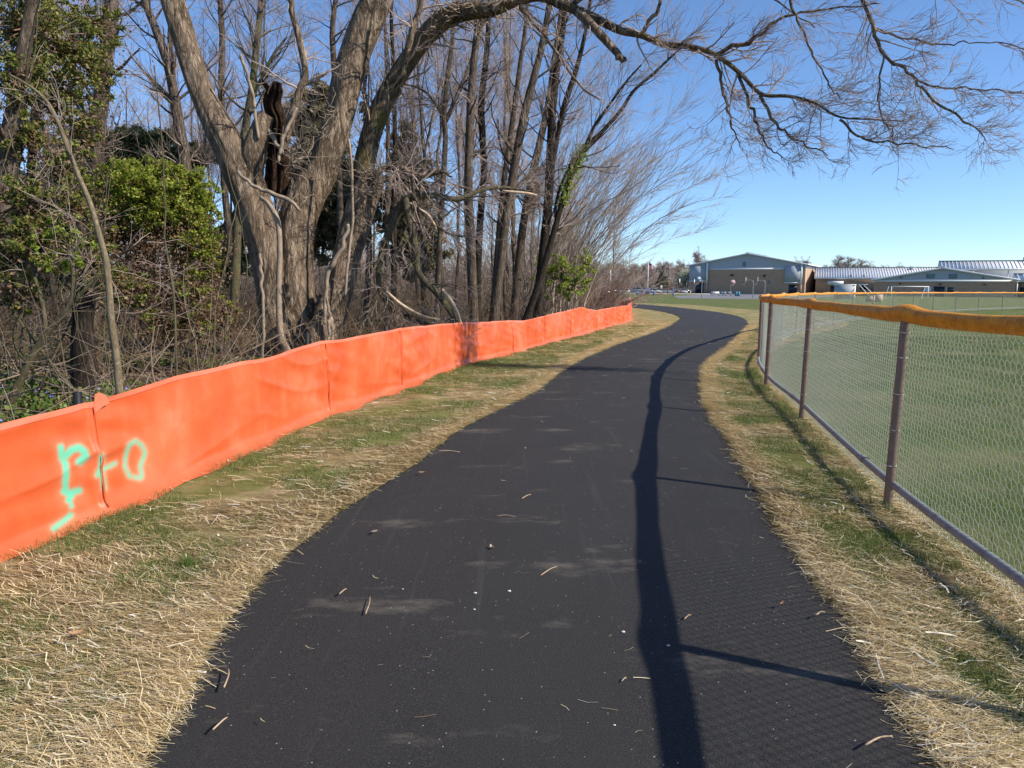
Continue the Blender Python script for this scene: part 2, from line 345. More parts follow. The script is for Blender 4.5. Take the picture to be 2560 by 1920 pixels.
# ================================================================ SILT FENCE
cum = np.concatenate([[0], np.cumsum(np.linalg.norm(np.diff(SGs, axis=0), axis=1))]); SL = cum[-1]
def sg(s): return np.stack([np.interp(s, cum, SGs[:, 0]), np.interp(s, cum, SGs[:, 1])], -1)
TB = [(0, 925, 1207), (220, 872, 1105), (400, 815, 1030), (600, 770, 945), (710, 738, 893), (870, 709, 838), (1000, 697, 790), (1130, 692, 757), (1180, 683, 742), (1250, 664, 723), (1290, 671, 712), (1362, 655, 693)]
hs, hz = [0], [.72]
for x, yt, yb in TB:
    g = gnd(x * K_, yb * K_); i = np.argmin(np.abs((SGs[:, 0] / SGs[:, 1]) - g[0] / g[1]) + (SGs[:, 1] > 36) * 9 + (SGs[:, 1] < 3) * 9)
    D = SGs[i, 1]; hs.append(cum[i]); hz.append(float(np.clip(at(x * K_, yt * K_, D)[2], .6, .95)))
hs += [SL]; hz += [.85]
print('silt heights', np.round(hz, 2))
stake_s = [float(cum[np.argmin(np.abs(SGs[:, 0] / SGs[:, 1] - gnd(px, py)[0] / gnd(px, py)[1]) + (SGs[:, 1] > 36) * 9 + (SGs[:, 1] < 3) * 9)]) for px, py in ((255, 1275), (822, 1033), (1005, 972), (1157, 914))]
s_ = stake_s[-1]
while s_ < SL - 2: s_ += 2.9; stake_s.append(s_)
stake_s = [stake_s[0] - 3.0] + stake_s
ST = np.array(stake_s)
def silt_disp(s, v, H):
    """sideways offset (towards the path +) at arc s, height fraction v"""
    d = .014 * vnoise(s * .8, v * 2, 2.2) + .010 * vnoise(s * 1.6 - v * 2.0, v * 3.2, 5.2) * (.4 + .6 * (1 - v))
    k = np.searchsorted(ST, s).clip(1, len(ST) - 1); a, c = ST[k - 1], ST[k]; u = ((s - a) / (c - a)).clip(0, 1)
    bow = np.sin(np.pi * u); near = np.minimum(np.abs(s - a), np.abs(s - c))
    d += .045 * bow * (.3 + v) * np.sin(k * 2.4 + 1)                               # panels billow
    pull = np.exp(-near / .30) * (1 - np.exp(-(near / .09) ** 2))
    d += .030 * pull * np.sin(v * 24 + 7 * near * np.sign(.5 - u)) * (.6 + .6 * vnoise(s * 2, v * 3, 1.3))
    diag = (v * H * 5.2 - (s - a) * .75) + .8 * vnoise(s * .8, v * 1.5, 8.1)
    d += .042 * (1 - np.abs(np.sin(diag * 1.1))) ** 2 * np.clip(vnoise(s * .9, v * 1.5, 12.3) + .25, 0, 1) * (1 - .4 * v); d += .034 * (1 - np.abs(np.sin(1.3 * (v * H * 6 + (s - c) * .55) + 2 * vnoise(s * .7, v, 3.3)))) ** 2 * np.clip(vnoise(s * 1.1 + 9, v * 1.5, 2.3) + .1, 0, 1)
    far = np.clip((s - 9) / 6, 0, 1)
    d += far * (.07 * vnoise(s * 2.3, v * .6, 3.3) + .035 * vnoise(s * 6, v * 1.4, 6.6))  # vertical folds in the slack stretch
    sw = s + .008 * vnoise(v * 5, 0 * v, 1.7); nr2 = np.minimum(np.abs(sw - a), np.abs(sw - c)); d += .030 * np.exp(-(nr2 / .022) ** 2) - .016 * np.exp(-(nr2 / .10) ** 2)
    mid = np.clip((s - 3.5) / 2, 0, 1); d += mid * .022 * (1 - np.abs(vnoise(s * 3.4, v * .8, 21.3))) ** 6 * np.sin(v * 2.6 + .3)
    d += .005 * vnoise(s * 14, v * 7, 4.4) * (.08 + far * .7)
    return d
GL = [  # spray strokes in photo pixels
 ([(152, 1118), (155, 1145), (163, 1158), (166, 1181), (163, 1210), (168, 1234), (198, 1226)], 8), ([(163, 1140), (180, 1124), (198, 1119), (211, 1129), (214, 1141), (199, 1154)], 9.5),
 ([(160, 1228), (180, 1235), (172, 1250)], 8.5), ([(174, 1248), (179, 1267)], 5.0), ([(177, 1287), (162, 1300), (134, 1322)], 6.5),
 ([(255, 1140), (252, 1168), (244, 1188)], 6), ([(252, 1168), (257, 1200), (260, 1222)], 6), ([(256, 1174), (288, 1158)], 4.4),
 ([(323, 1113), (339, 1102), (355, 1113), (363, 1132), (356, 1152), (351, 1166), (355, 1192)], 4.4), ([(323, 1113), (314, 1140), (312, 1164), (323, 1190), (351, 1196)], 4.2)]
def silt_mesh(s0, s1, ns, nv, paint=False):
    s = np.linspace(s0, s1, ns)[:, None] * np.ones(nv); v = np.linspace(0, 1, nv)[None] * np.ones((ns, 1))
    Ht = np.interp(s, hs, hz) + .012 * vnoise(s * 2.1, 0 * s, 3.7)
    g = sg(s); T = np.gradient(SGs, axis=0); T /= np.linalg.norm(T, axis=1)[:, None]
    T = np.stack([np.interp(s, cum, T[:, 0]), np.interp(s, cum, T[:, 1])], -1); Nn = np.stack([T[..., 1], -T[..., 0]], -1)
    skirt = np.clip((.10 - v) / .10, 0, 1)
    d = silt_disp(s, v, Ht) + .10 * skirt ** 1.5 * (1 + .7 * vnoise(s * 2.2, 0 * s, 1.1)) - .03 * v
    z = v * Ht + .004; z = z * (1 - .55 * skirt)
    P = np.stack([g[..., 0] + Nn[..., 0] * d, g[..., 1] + Nn[..., 1] * d, z], -1)
    b = MB(); idx = np.arange(ns * nv).reshape(ns, nv)
    b.quads(P, np.stack([idx[:-1, :-1], idx[1:, :-1], idx[1:, 1:], idx[:-1, 1:]], -1).reshape(-1, 4)); b.smooth = True
    pa = np.zeros(ns * nv)
    if paint:
        Q = P.reshape(-1, 3) - [0, 0, CH]; dep = Q @ fwd; px = 1280 + F * (Q @ rgt) / dep; py = 960 - F * (Q @ upv) / dep
        for pts, wd in GL:
            for (ax, ay), (bx, by) in zip(pts[:-1], pts[1:]):
                L2 = (bx - ax) ** 2 + (by - ay) ** 2; tt = (((px - ax) * (bx - ax) + (py - ay) * (by - ay)) / L2).clip(0, 1)
                dd = np.hypot(px - ax - tt * (bx - ax), py - ay - tt * (by - ay))
                pa = np.maximum(pa, 1 / (1 + np.exp((dd - wd * .95) / 2.0)) * .92 + .16 * np.exp(-(dd / (wd * 2.4)) ** 2))
    return b, {'spray': pa.clip(0, 1), 'hem': (v * Ht).ravel() / Ht.ravel(), 'hgt': ((1 - v) * Ht).ravel()}
n = N('orange_fabric'); at_ = n.n('ShaderNodeAttribute'); at_.attribute_name = 'spray'; hg = n.n('ShaderNodeAttribute'); hg.attribute_name = 'hgt'; hm = n.n('ShaderNodeAttribute'); hm.attribute_name = 'hem'
fz = n.noise(1.6, None, 5, .6); wv = n.noise(500, n.co((1, 1, 1)), 2)
col = n.ramp(fz, [(.3, (.60, .085, .020)), (.5, (.69, .120, .035)), (.64, (.75, .165, .065)), (.76, (.80, .22, .12))])
seam = n.math('COMPARE', hg.outputs['Fac'], .038); seam.node.inputs[2].default_value = .003
col = n.mix(n.math('MULTIPLY', seam, .6), col, (.35, .04, .02))
col = n.mix(n.math('MULTIPLY', n.math('LESS_THAN', hg.outputs['Fac'], .036), .45), col, (.9, .30, .20))
dirt = n.math('MULTIPLY', n.math('SUBTRACT', 1., n.ramp(hm.outputs['Fac'], [(0, (0, 0, 0)), (.16, (1, 1, 1))])), n.noise(9, None, 4)); col = n.mix(n.math('MULTIPLY', dirt, .8), col, (.30, .17, .09))
spn = n.math('MULTIPLY', at_.outputs['Fac'], n.math('ADD', .45, n.math('MULTIPLY', n.noise(60, None, 5, .8), 1.0)))
col = n.mix(spn, col, (.12, .56, .36))
cr = n.noise(3.5, n.co((1, 1, 2.6)), 4, .5, .8)
nm = n.bump(wv, .002, .35, n.bump(cr, .012, .3))
M['silt'] = n.fin(col, .40, nm, .45, 0, .12)
sf = thing('silt_fence', 'long orange fabric silt fence with green spray paint, staked left of the path', 'fence', (-2.7, 4.8, 0))
edges = [.0] + [float(q) for q in ST if q > .3] ; edges = [e for e in edges if e < SL]; edges.append(SL)
for k in range(len(edges) - 1):
    a, c = edges[k], edges[k + 1]; ds = .009 if c < 6.5 else (.025 if c < 14 else .06); nv = 64 if c < 6.5 else (44 if c < 14 else 22)
    bb, attr = silt_mesh(a - .012 if k else a, c, max(4, int((c - a) / ds)), nv, c < 9)
    bb.build('fabric_panel', M['silt'], sf, attr=attr)
for k, s in enumerate(ST):
    g = sg(s); hh = float(np.interp(s, hs, hz)) + (.045 if k != 3 else .03)
    b = MB(); b.box(g[0] - (.13 if k == 1 else .25), g[0] - (.09 if k == 1 else .21), g[1] - .02, g[1] + .02, -.3, hh + .03 * (k % 3)); b.build('stake', M['black'], sf)
for k, s in enumerate(ST[:9]):                                                    # gathered fold sewn round each stake
    v = np.linspace(.06, .97, 26); Hs = float(np.interp(s, hs, hz)); ss = s + .008 * vnoise(v * 5, 0 * v, 1.7) + .003 * vnoise(v * 14, 0 * v, k * 2.1); g0 = sg(ss); T0 = sg(s + .05) - sg(s - .05); T0 = T0 / np.linalg.norm(T0)
    dd = silt_disp(ss, v, Hs) - .03 * v + .012; b = MB(); b.tubes(np.c_[g0[:, 0] + T0[1] * dd, g0[:, 1] - T0[0] * dd, v * Hs], 0.006 + .003 * vnoise(v * 9, 0 * v, k * 1.1), 8, True); b.build('seam_fold', M['silt'], sf, True, attr={'hem': np.full(26 * 8, .5), 'hgt': np.full(26 * 8, .3), 'spray': np.zeros(26 * 8)})
g = sg(ST[1]); b = MB()                                                        # torn flap standing up at the seam
fl = [(0.02, 0, .66), (.10, .09, .70), (.145, .16, .715), (.115, .125, .775), (.07, .065, .80), (.04, .03, .79)]
b.poly(*[(g[0] - .02 + p[0] * .2, g[1] + p[1], p[2]) for p in fl]); b.poly(*[(g[0] - .024 + p[0] * .2, g[1] + p[1], p[2]) for p in fl[::-1]]); b.build('torn_flap', M['silt'], sf)

# ================================================================ CHAIN-LINK FENCE
RH = 1.335
n_seg = 40
cl = thing('chain_link_fence', 'curved chain-link ballfield fence with a yellow plastic cap on its top rail', 'fence', (2.66, 5.02, 0))
FS = smoothpoly(np.c_[FP, np.zeros(len(FP))], (len(FP) - 1) * n_seg + 1)[:, :2]
fc = np.concatenate([[0], np.cumsum(np.linalg.norm(np.diff(FS, axis=0), axis=1))]); FL = fc[-1]
post_s = [float(fc[i * n_seg]) for i in range(len(FP))]
fs = lambda s: np.stack([np.interp(s, fc, FS[:, 0]), np.interp(s, fc, FS[:, 1])], -1)
lean = {3: (.035, 0), 4: (.03, 0), 2: (.03, 0), 5: (.02, 0)}
for i in range(len(FP)):
    x, y = FP[i]; lx = lean.get(i, (0, 0))[0]; b = MB(); r = .031 if i != 5 else .036
    b.tubes(np.array([(x - lx, y, -.3), (x - lx * .5, y, .6), (x, y, RH)]), np.full(3, r), 16 if i < 8 else 8); b.build('post', M['post'], cl, True)
    if i < 9:
        for zt in (.3, .55, .8, 1.05, 1.22):
            b = MB(); a = np.linspace(0, 2 * math.pi, 17); off = -lx + lx * zt / RH
            b.tubes(np.stack([x + off + (r + .004) * np.cos(a), y + (r + .004) * np.sin(a), zt + .008 * np.sin(a)], -1), np.full(17, .0024), 4); b.build('tie_wire', M['wire'], cl, True)
# bottom rail with sleeve joints
s = np.arange(0, FL, .12); p = fs(s); b = MB(); RZ = .165; P = np.c_[p[:, 0] - .008, p[:, 1], RZ + .006 * vnoise(s * .7, s * 0, 3)]
b.tubes(P, np.full(len(s), .0265), 10, True); b.build('bottom_rail', M['galv'], cl, True)
b = MB()
for k, sj in enumerate(np.array(post_s[1:12]) + .75):
    b = MB(); q = fs(np.array([sj - .05, sj + .05])); b.tubes(np.c_[q[:, 0] - .008, q[:, 1], [RZ, RZ]], [.031, .031], 10); b.build('rail_sleeve', M['galv'], cl, True)
for sj in np.arange(4.2, 15, .62):
    b = MB(); q = fs(np.array([sj - .0035, sj + .0035])); b.tubes(np.c_[q[:, 0] - .008, q[:, 1], [RZ, RZ]], [.030, .030], 10); b.build('rail_tie', M['galv'], cl, True)
# yellow cap: corrugated split tube with sags and bulges over the posts
s = np.concatenate([np.arange(0, 18, .0125), np.arange(18, FL, .1)]); p = fs(s)
rad = np.full(len(s), .048); bul = np.zeros(len(s))
for sp_ in post_s: bul += np.exp(-((s - sp_) / .22) ** 2)
rad = rad + .008 * bul + .005 * vnoise(s * 1.6, s * 0, 2.1) + .0016 * np.sin(s * 2 * math.pi / .025 * .5) * (s < 18)
z = RH + .018 * bul - .004 + .012 * vnoise(s * .9, s * 0, 7.7)
def cw(RR, a, P):
    return RR * (1 + .05 * np.sin(3 * a + P[..., 1][..., None] * 2.1)) * np.where(np.sin(a) > 0, 1., 1.0)
b = MB(); b.tubes(np.c_[p, z], rad, 22, False, cw)
n = N('yellow_cap'); geo = n.n('ShaderNodeNewGeometry'); sx = n.n('ShaderNodeSeparateXYZ'); n.l(geo.outputs['Position'], sx.inputs[0])
wvn = n.n('ShaderNodeTexWave', wave_type='BANDS', bands_direction='DIAGONAL'); wvn.inputs['Scale'].default_value = 26; wvn.inputs['Distortion'].default_value = .4; n.l(n.tc.outputs['Object'], wvn.inputs['Vector'])
col = n.ramp(n.noise(5, None, 6, .7), [(.3, (.62, .20, .006)), (.6, (.80, .33, .010)), (.8, (.86, .42, .04))])
dm = n.math('MULTIPLY', n.ramp(n.noise(11, n.co((1, 1, 1.6)), 6, .75), [(.46, (0, 0, 0)), (.68, (1, 1, 1))]), .55)
col = n.mix(dm, col, (.16, .055, .012))
col = n.mix(n.math('MULTIPLY', n.ramp(n.noise(30, None, 4), [(.6, (0, 0, 0)), (.72, (1, 1, 1))]), .4), col, (.42, .34, .26))
M['cap'] = n.fin(col, .5, n.bump(wvn.outputs[1], .004, .9), .4)
b.build('yellow_cap', M['cap'], cl, True)
# the woven wire fabric, one part per bay
def bay(s0, s1, pw, wr, sides):
    """zigzag wires running down the fabric, hooked round their neighbours"""
    z0, z1 = .045, RH - .02; hp = pw * .92      # half pitch in height
    nz = int((z1 - z0) / hp); k = int((s1 - s0) / pw)
    pp = (s1 - s0) / k; zz = np.linspace(z0, z1, nz)
    sub = 1
    i = np.arange(k)[:, None]; j = np.arange(nz)[None]
    side = np.where((j + 0 * i) % 2 == 0, 0., 1.)
    amp = pp * .52
    S_ = s0 + (i + .5) * pp + (side - .5) * 2 * amp * np.where(i % 2 == 0, 1, -1)
    S_ = S_ + .002 * vnoise(i * .37, j * .21, 3) + .005 * vnoise(S_ * .8, j * .1, 6)
    p = fs(S_); off = np.where(j % 2 == 0, .004, -.004)
    T = np.gradient(FS, axis=0); T /= np.linalg.norm(T, axis=1)[:, None]; T = np.stack([np.interp(S_, fc, T[:, 0]), np.interp(S_, fc, T[:, 1])], -1)
    bel = .02 * np.sin(math.pi * (S_ - s0) / (s1 - s0)) * vnoise(S_ * .5, zz[None] * 1.5 + 0 * S_, 1)
    P = np.stack([p[..., 0] + .033 * T[..., 1] + T[..., 1] * (off + bel), p[..., 1] - T[..., 0] * (.033 + off + bel), zz[None] + 0 * S_], -1)
    b = MB(); b.tubes(P, np.full(P.shape[:2], wr), sides); return b
for i in range(len(FP) - 1):
    a, c = post_s[i], post_s[i + 1]; dist = math.hypot(*FP[i + 1])
    if dist < 13: bb = bay(a, c, .0275, .0021, 4)
    elif dist < 24: bb = bay(a, c, .038, .0022, 3)
    else: bb = bay(a, c, .09, .004, 3)
    bb.build('wire_mesh', M['wire'], cl, True)
# weave lean: mesh stands on the path-far side of the posts

# ================================================================ TREES
def spawn(P, R, cnt, ln, t0=.2, t1=1., ang=.8, K=5, jit=.12, bias=(0, 0, .15), rr=.6, tip=.25, rmin=.0008, curve=0., taper=.5):
    """vectorised side shoots: returns (N*cnt, K, 3) polylines and radii"""
    P = np.asarray(P, float); R = np.asarray(R, float)
    if P.ndim == 2: P = P[None]; R = R[None]
    Nn, Kp, _ = P.shape; tot = Nn * cnt
    t = rng.uniform(t0, t1, (Nn, cnt)) * (Kp - 1); t = np.minimum(t, Kp - 1 - 1e-4); i = t.astype(int); f = (t - i)[..., None]
    ii = np.arange(Nn)[:, None]
    p0 = P[ii, i] * (1 - f) + P[ii, i + 1] * f; T = P[ii, i + 1] - P[ii, i]; T /= np.linalg.norm(T, axis=-1, keepdims=True) + 1e-9
    r0_ = R[ii, i] * (1 - f[..., 0]) + R[ii, i + 1] * f[..., 0]
    p0 = p0.reshape(tot, 3); T = T.reshape(tot, 3); r0_ = r0_.reshape(tot); tn = (t / (Kp - 1)).reshape(tot)
    q = rng.normal(size=(tot, 3)); q -= (q * T).sum(1, keepdims=True) * T; q /= np.linalg.norm(q, axis=1, keepdims=True) + 1e-9
    a = ang * rng.uniform(.55, 1.3, (tot, 1)); d = T * np.cos(a) + q * np.sin(a)
    L = ln * rng.uniform(.45, 1.25, tot) * (1 - taper * tn); st = (L / (K - 1))[:, None]
    out = np.empty((tot, K, 3)); out[:, 0] = p0; bias = np.asarray(bias, float)
    for k in range(1, K):
        d = d + rng.normal(size=(tot, 3)) * jit + bias * (1 + curve * k); d /= np.linalg.norm(d, axis=1, keepdims=True)
        out[:, k] = out[:, k - 1] + d * st
    ra = np.maximum(r0_ * rr * rng.uniform(.6, 1.1, tot), rmin)
    rad = ra[:, None] * np.linspace(1, tip, K)[None]; rad = np.maximum(rad, rmin * .6)
    return out, rad
def bark_warp(amp, freq, seed):
    def f(RR, a, P):
        A = a[None, None] * np.ones_like(RR); z = P[..., 2][..., None] + 0 * RR
        c, s_ = np.cos(A), np.sin(A)
        nz = vnoise(c * freq + seed, s_ * freq + seed, z * .55) + .5 * vnoise(c * freq * 2.6 + seed, s_ * freq * 2.6, z * 1.6 + 5)
        rg = np.abs(vnoise(c * freq * 4 + seed, s_ * freq * 4, z * 2.6 + 9))
        return RR * (1 + amp * nz - amp * .5 * rg)
    return f
def limb(pts, D=None, n=None, scale=K_):
    """pts: (x, y, width, depth) in the 2212-wide view of the photo -> smooth centre line and radii"""
    A = np.array([list(at(x * scale, y * scale, d)) + [w_ * scale / 2 * d / F] for x, y, w_, d in pts])
    n = n or len(A) * 7
    c = smoothpoly(A[:, :3], n)
    t = np.linspace(0, len(A) - 1, n); r = np.interp(t, np.arange(len(A)), A[:, 3])
    return c, r
def L_(pts, D): return [(x, y, w_, D) for x, y, w_ in pts]

# ---- the old many-stemmed maple
bt_base = gnd(690 * K_, 785 * K_); bt_base = np.array([-2.6 * 0 + at(690 * K_, 780 * K_, 15.5)[0], 15.5, 0])
bt = thing('old_maple_tree', 'huge old leafless maple splitting into thick stems just behind the orange fence', 'tree', bt_base)
DA = 15.3
stemA = [(606, 835, 96, 15.0), (603, 770, 84, 15.1), (600, 700, 74, 15.2), (592, 630, 72, 15.3), (580, 560, 72, 15.3), (561, 482, 76, 15.3), (532, 400, 76, 15.3), (510, 345, 74, 15.3), (482, 290, 66, 15.3), (446, 220, 52, 15.4), (420, 150, 49, 15.4), (396, 75, 47, 15.5), (375, 10, 46, 15.5), (355, -60, 42, 15.5), (330, -200, 36, 15.4), (300, -380, 28, 15.2)]
stemA2 = [(545, 395, 44, 15.25), (548, 340, 52, 15.2), (560, 290, 42, 15.2), (570, 262, 36, 15.2), (578, 248, 30, 15.2)]
stemB = [(664, 835, 130, 15.2), (656, 770, 112, 15.3), (646, 700, 98, 15.4), (636, 620, 88, 15.5), (634, 550, 84, 15.6), (640, 482, 80, 15.7), (664, 420, 72, 15.8), (690, 370, 66, 15.9), (710, 315, 62, 15.9), (732, 250, 58, 16), (746, 180, 64, 16), (768, 110, 61, 16.1), (792, 50, 66, 16.2), (820, -15, 60, 16.2), (850, -120, 50, 16.3), (880, -260, 38, 16.3), (900, -420, 26, 16.3)]
stemC = [(712, 825, 66, 15.0), (708, 760, 58, 15.1), (716, 700, 55, 15.3), (738, 620, 56, 15.5), (749, 560, 60, 15.7), (771, 482, 62, 15.8), (788, 425, 60, 15.8), (803, 390, 56, 15.8), (815, 372, 40, 15.8)]
stemD = [(752, 600, 40, 16.2), (766, 520, 44, 16.3), (778, 450, 48, 16.3), (784, 390, 50, 16.3), (792, 330, 50, 16.3), (812, 260, 48, 16.2), (850, 180, 45, 16.2), (893, 112, 44, 16.1), (945, 52, 46, 15.9), (1000, 26, 42, 15.7), (1060, 22, 32, 15.2), (1110, 6, 23, 15), (1165, -6, 22, 14.8), (1225, 14, 26, 14.5), (1290, 42, 26, 14.2), (1340, 66, 22, 14), (1385, 76, 19, 13.7), (1432, 95, 19, 13.5), (1490, 101, 17, 13.2), (1545, 118, 15, 13), (1600, 160, 13, 12.8), (1645, 203, 12, 12.6), (1705, 208, 11, 12.4), (1758, 222, 9, 12.2), (1812, 252, 7, 12), (1880, 258, 5, 11.8), (1960, 262, 3, 11.6)]
for nm, pts, amp, sd_, nn, mt in (('stem', stemA, .10, 1.1, 220, 'bark'), ('stem', stemB, .11, 4.3, 220, 'bark'), ('stem', stemC, .11, 7.7, 140, 'bark')):
    c, r = limb(pts, n=nn); b = MB(); b.tubes(c, r, 64, True, bark_warp(amp, 1.4, sd_)); b.build(nm, M[mt], bt, True)
c, r = limb(stemD, n=240); r = r * np.interp(np.arange(240), [0, 80, 130, 240], [.92, .86, .68, .60]); b = MB(); b.tubes(c, r, 20, True, bark_warp(.09, 1.2, 2.2)); b.build('arching_limb', M['barkmoss'], bt, True)
c, r = limb(stemA2, n=40); b = MB(); b.tubes(c, r, 24, True, bark_warp(.14, 1.6, 6.2)); b.build('broken_stub', M['bark'], bt, True)
rot = [(598, 420, 50, 15.9), (602, 370, 58, 15.9), (597, 310, 44, 15.8), (600, 260, 46, 15.7), (588, 225, 46, 15.6), (596, 195, 40, 15.5), (600, 178, 22, 15.5)]
c, r = limb(rot, n=90); b = MB(); b.tubes(c, r * .72, 44, True, bark_warp(.55, 5.5, 3.2))
c, r = limb([(586, 205, 14, 15.5), (575, 185, 12, 15.4), (562, 172, 9, 15.4)], n=14); b.tubes(c, r, 8, True, bark_warp(.3, 2, 1)); b.build('rotten_snag', M['rot'], bt, True)
# fused base of the stems, then root buttresses
c, r = limb([(664, 860, 190, 15.35), (660, 790, 172, 15.4), (654, 730, 150, 15.45), (642, 680, 116, 15.5), (630, 630, 84, 15.55), (622, 590, 50, 15.6)], n=90); b = MB(); b.tubes(c, r, 64, True, bark_warp(.14, 3.2, 5.5)); b.build('trunk_base', M['bark'], bt, True)
b = MB()
for pts in ([(592, 810, 40, 14.9), (580, 760, 32, 15), (576, 700, 20, 15)], [(640, 815, 50, 14.7), (622, 770, 40, 14.7), (608, 700, 24, 14.8)], [(690, 800, 54, 14.7), (688, 745, 42, 14.7), (690, 690, 30, 14.8), (694, 640, 18, 15)], [(655, 800, 34, 14.6), (672, 740, 34, 14.65), (690, 690, 30, 14.75), (706, 645, 26, 14.9), (720, 615, 22, 15), (724, 606, 18, 15)]):
    c, r = limb(pts, n=30); b = MB(); b.tubes(c, r, 18, True, bark_warp(.16, 1.7, pts[0][0])); b.build('root_buttress', M['bark'], bt, True)
secs = {  # secondary limbs of the maple
 'a': [(612, 325, 20, 15.1), (628, 260, 22, 15), (650, 190, 20, 15), (660, 160, 17, 15), (648, 90, 17, 15), (632, 30, 15, 15), (622, -40, 12, 15), (610, -120, 9, 15)],
 'b': [(868, 165, 18, 15.8), (885, 90, 16, 15.6), (905, 20, 13, 15.5), (915, -60, 9, 15.4)],
 'stub': [(1250, 26, 22, 14.3), (1285, 62, 18, 14), (1318, 98, 16, 13.9), (1343, 126, 13, 13.8), (1350, 131, 5, 13.8)],
 'c': [(1545, 122, 12, 13), (1580, 100, 12, 12.8), (1620, 92, 11, 12.6), (1655, 60, 9, 12.4), (1700, 35, 7, 12.2), (1790, 18, 5, 12), (1900, 8, 3, 11.8)],
 'd': [(1600, 165, 9, 12.8), (1625, 240, 8, 12.7), (1640, 280, 7, 12.6), (1655, 310, 5, 12.5), (1690, 340, 3, 12.4)],
 'e': [(1545, 125, 9, 13), (1560, 180, 8, 13), (1572, 240, 7, 13), (1588, 285, 4, 13), (1600, 315, 3, 13)],
 'f': [(1645, 205, 9, 12.6), (1668, 260, 8, 12.5), (1700, 290, 6, 12.4), (1745, 315, 4, 12.3), (1790, 335, 2.5, 12.2)],
 'g': [(1385, 78, 12, 13.7), (1400, 50, 11, 13.6), (1420, 20, 10, 13.5), (1440, -40, 9, 13.3), (1500, -120, 9, 13), (1600, -170, 9, 12.5), (1720, -130, 9, 12.2), (1830, -60, 9, 12), (1862, 0, 9, 11.9), (1882, 50, 10, 11.9), (1905, 110, 9, 11.8), (1960, 155, 8, 11.7), (2010, 210, 7, 11.6), (2080, 260, 6, 11.5), (2130, 295, 3, 11.4)],
 'h': [(1700, -130, 9, 12.2), (1710, 0, 7, 12.1), (1735, 70, 6, 12), (1765, 130, 5, 11.9), (1795, 190, 4, 11.9), (1820, 215, 3, 11.8)],
 'i': [(1812, 258, 7, 12), (1860, 300, 6, 11.9), (1920, 305, 5, 11.8), (1990, 315, 4, 11.7), (2060, 320, 2, 11.6)],
 'j': [(1905, 110, 6, 11.8), (1900, 200, 5, 11.8), (1905, 250, 4, 11.8), (1925, 285, 3, 11.8), (1930, 315, 2, 11.8)],
 'k': [(1885, 60, 6, 11.9), (1950, 80, 5, 11.7), (2030, 95, 4, 11.5), (2120, 90, 3, 11.3), (2230, 110, 3, 11.1)],
 'l': [(1960, 155, 6, 11.7), (2030, 190, 5, 11.5), (2110, 190, 4, 11.3), (2210, 200, 3, 11.1)],
 'm': [(1830, -60, 9, 12), (1930, -40, 7, 11.7), (2050, -30, 6, 11.4), (2180, 0, 4, 11.1), (2300, 40, 3, 10.9)],
 'n': [(1225, 18, 14, 14.5), (1330, -60, 12, 14), (1450, -90, 10, 13.6), (1560, -60, 8, 13.3), (1660, -10, 5, 13), (1760, 60, 3, 12.8)],
 'o': [(1110, 8, 12, 15), (1180, 80, 9, 15.2), (1240, 170, 6, 15.4), (1300, 220, 4, 15.6)],
 'p': [(803, 395, 22, 15.7), (815, 370, 16, 15.5), (860, 360, 14, 15.3), (910, 380, 12, 15.2), (950, 372, 8, 15.1), (975, 380, 4, 15)],
}
b1 = MB(); PB = []
for k, pts in secs.items():
    c, r = limb(pts, n=len(pts) * 6); r = r * (.8 if k != 'stub' else 1); wob = .03 * np.stack([vnoise(np.arange(len(c)) * .7, np.zeros(len(c)), q + ord(k[0])) for q in (1, 5, 9)], -1); c = c + wob * (r[:, None] < .06)
    b1 = MB(); b1.tubes(c, r, 8, True, bark_warp(.10, 1.2, ord(k[0]))); PB.append((k, c, r)); b1.build('limb', M['bark'], bt, True)
cD, rD = limb(stemD, n=240)
crown = MB()
def resamp(c, r, n):
    t = np.linspace(0, len(c) - 1, n); i = np.arange(len(c)); return np.stack([np.interp(t, i, c[:, q]) for q in range(3)], -1), np.interp(t, i, r)
tot = 0
def twiggery(c, r, n1, l1, n2, l2, n3, l3, bias, bk, t0=.05, ang=.9, rr=.45, rmin=.0028):
    P1, R1 = spawn(c, r, n1, l1, t0, 1, ang, 8, .17, np.array(bias) * .5, rr, .35, .006, taper=.3); R1 = np.minimum(R1, .03)
    P2, R2 = spawn(P1, R1, n2, l2, .15, 1, .75, 6, .16, bias, .6, .45, .0036, taper=.3)
    P3, R3 = spawn(P2, R2, n3, l3, .1, 1, .65, 4, .14, bias, .7, .6, rmin, taper=.2)
    bk.tubes(P1, R1, 4); bk.tubes(P2, R2, 3); bk.tubes(P3, R3, 3)
for k, c, r in PB:
    if k in 'cdefhijkl': twiggery(*resamp(c, r, 16), 12, .62, 5, .42, 5, .24, (.10, -.02, .03), crown)
    elif k == 'g': twiggery(*resamp(c[-45:], r[-45:], 20), 26, .8, 5, .5, 5, .28, (.10, -.02, .03), crown)
    elif k in 'mn': twiggery(*resamp(c, r, 16), 13, .9, 5, .5, 5, .3, (.08, -.02, -.04), crown)
    elif k in 'ab': twiggery(*resamp(c, r, 16), 9, .9, 5, .5, 4, .3, (.0, 0, .04), crown)
    elif k in 'op': twiggery(*resamp(c, r, 16), 12, .8, 5, .5, 4, .3, (.04, 0, -.02), crown)
twiggery(*resamp(cD[140:], rD[140:], 30), 44, .9, 5, .5, 5, .28, (.08, -.02, .03), crown, rr=.3)
twiggery(*resamp(cD[60:140], rD[60:140], 30), 26, .9, 5, .45, 3, .25, (.02, -.02, -.02), crown, rr=.2)
crown.build('crown_twigs', M['twig'], bt)
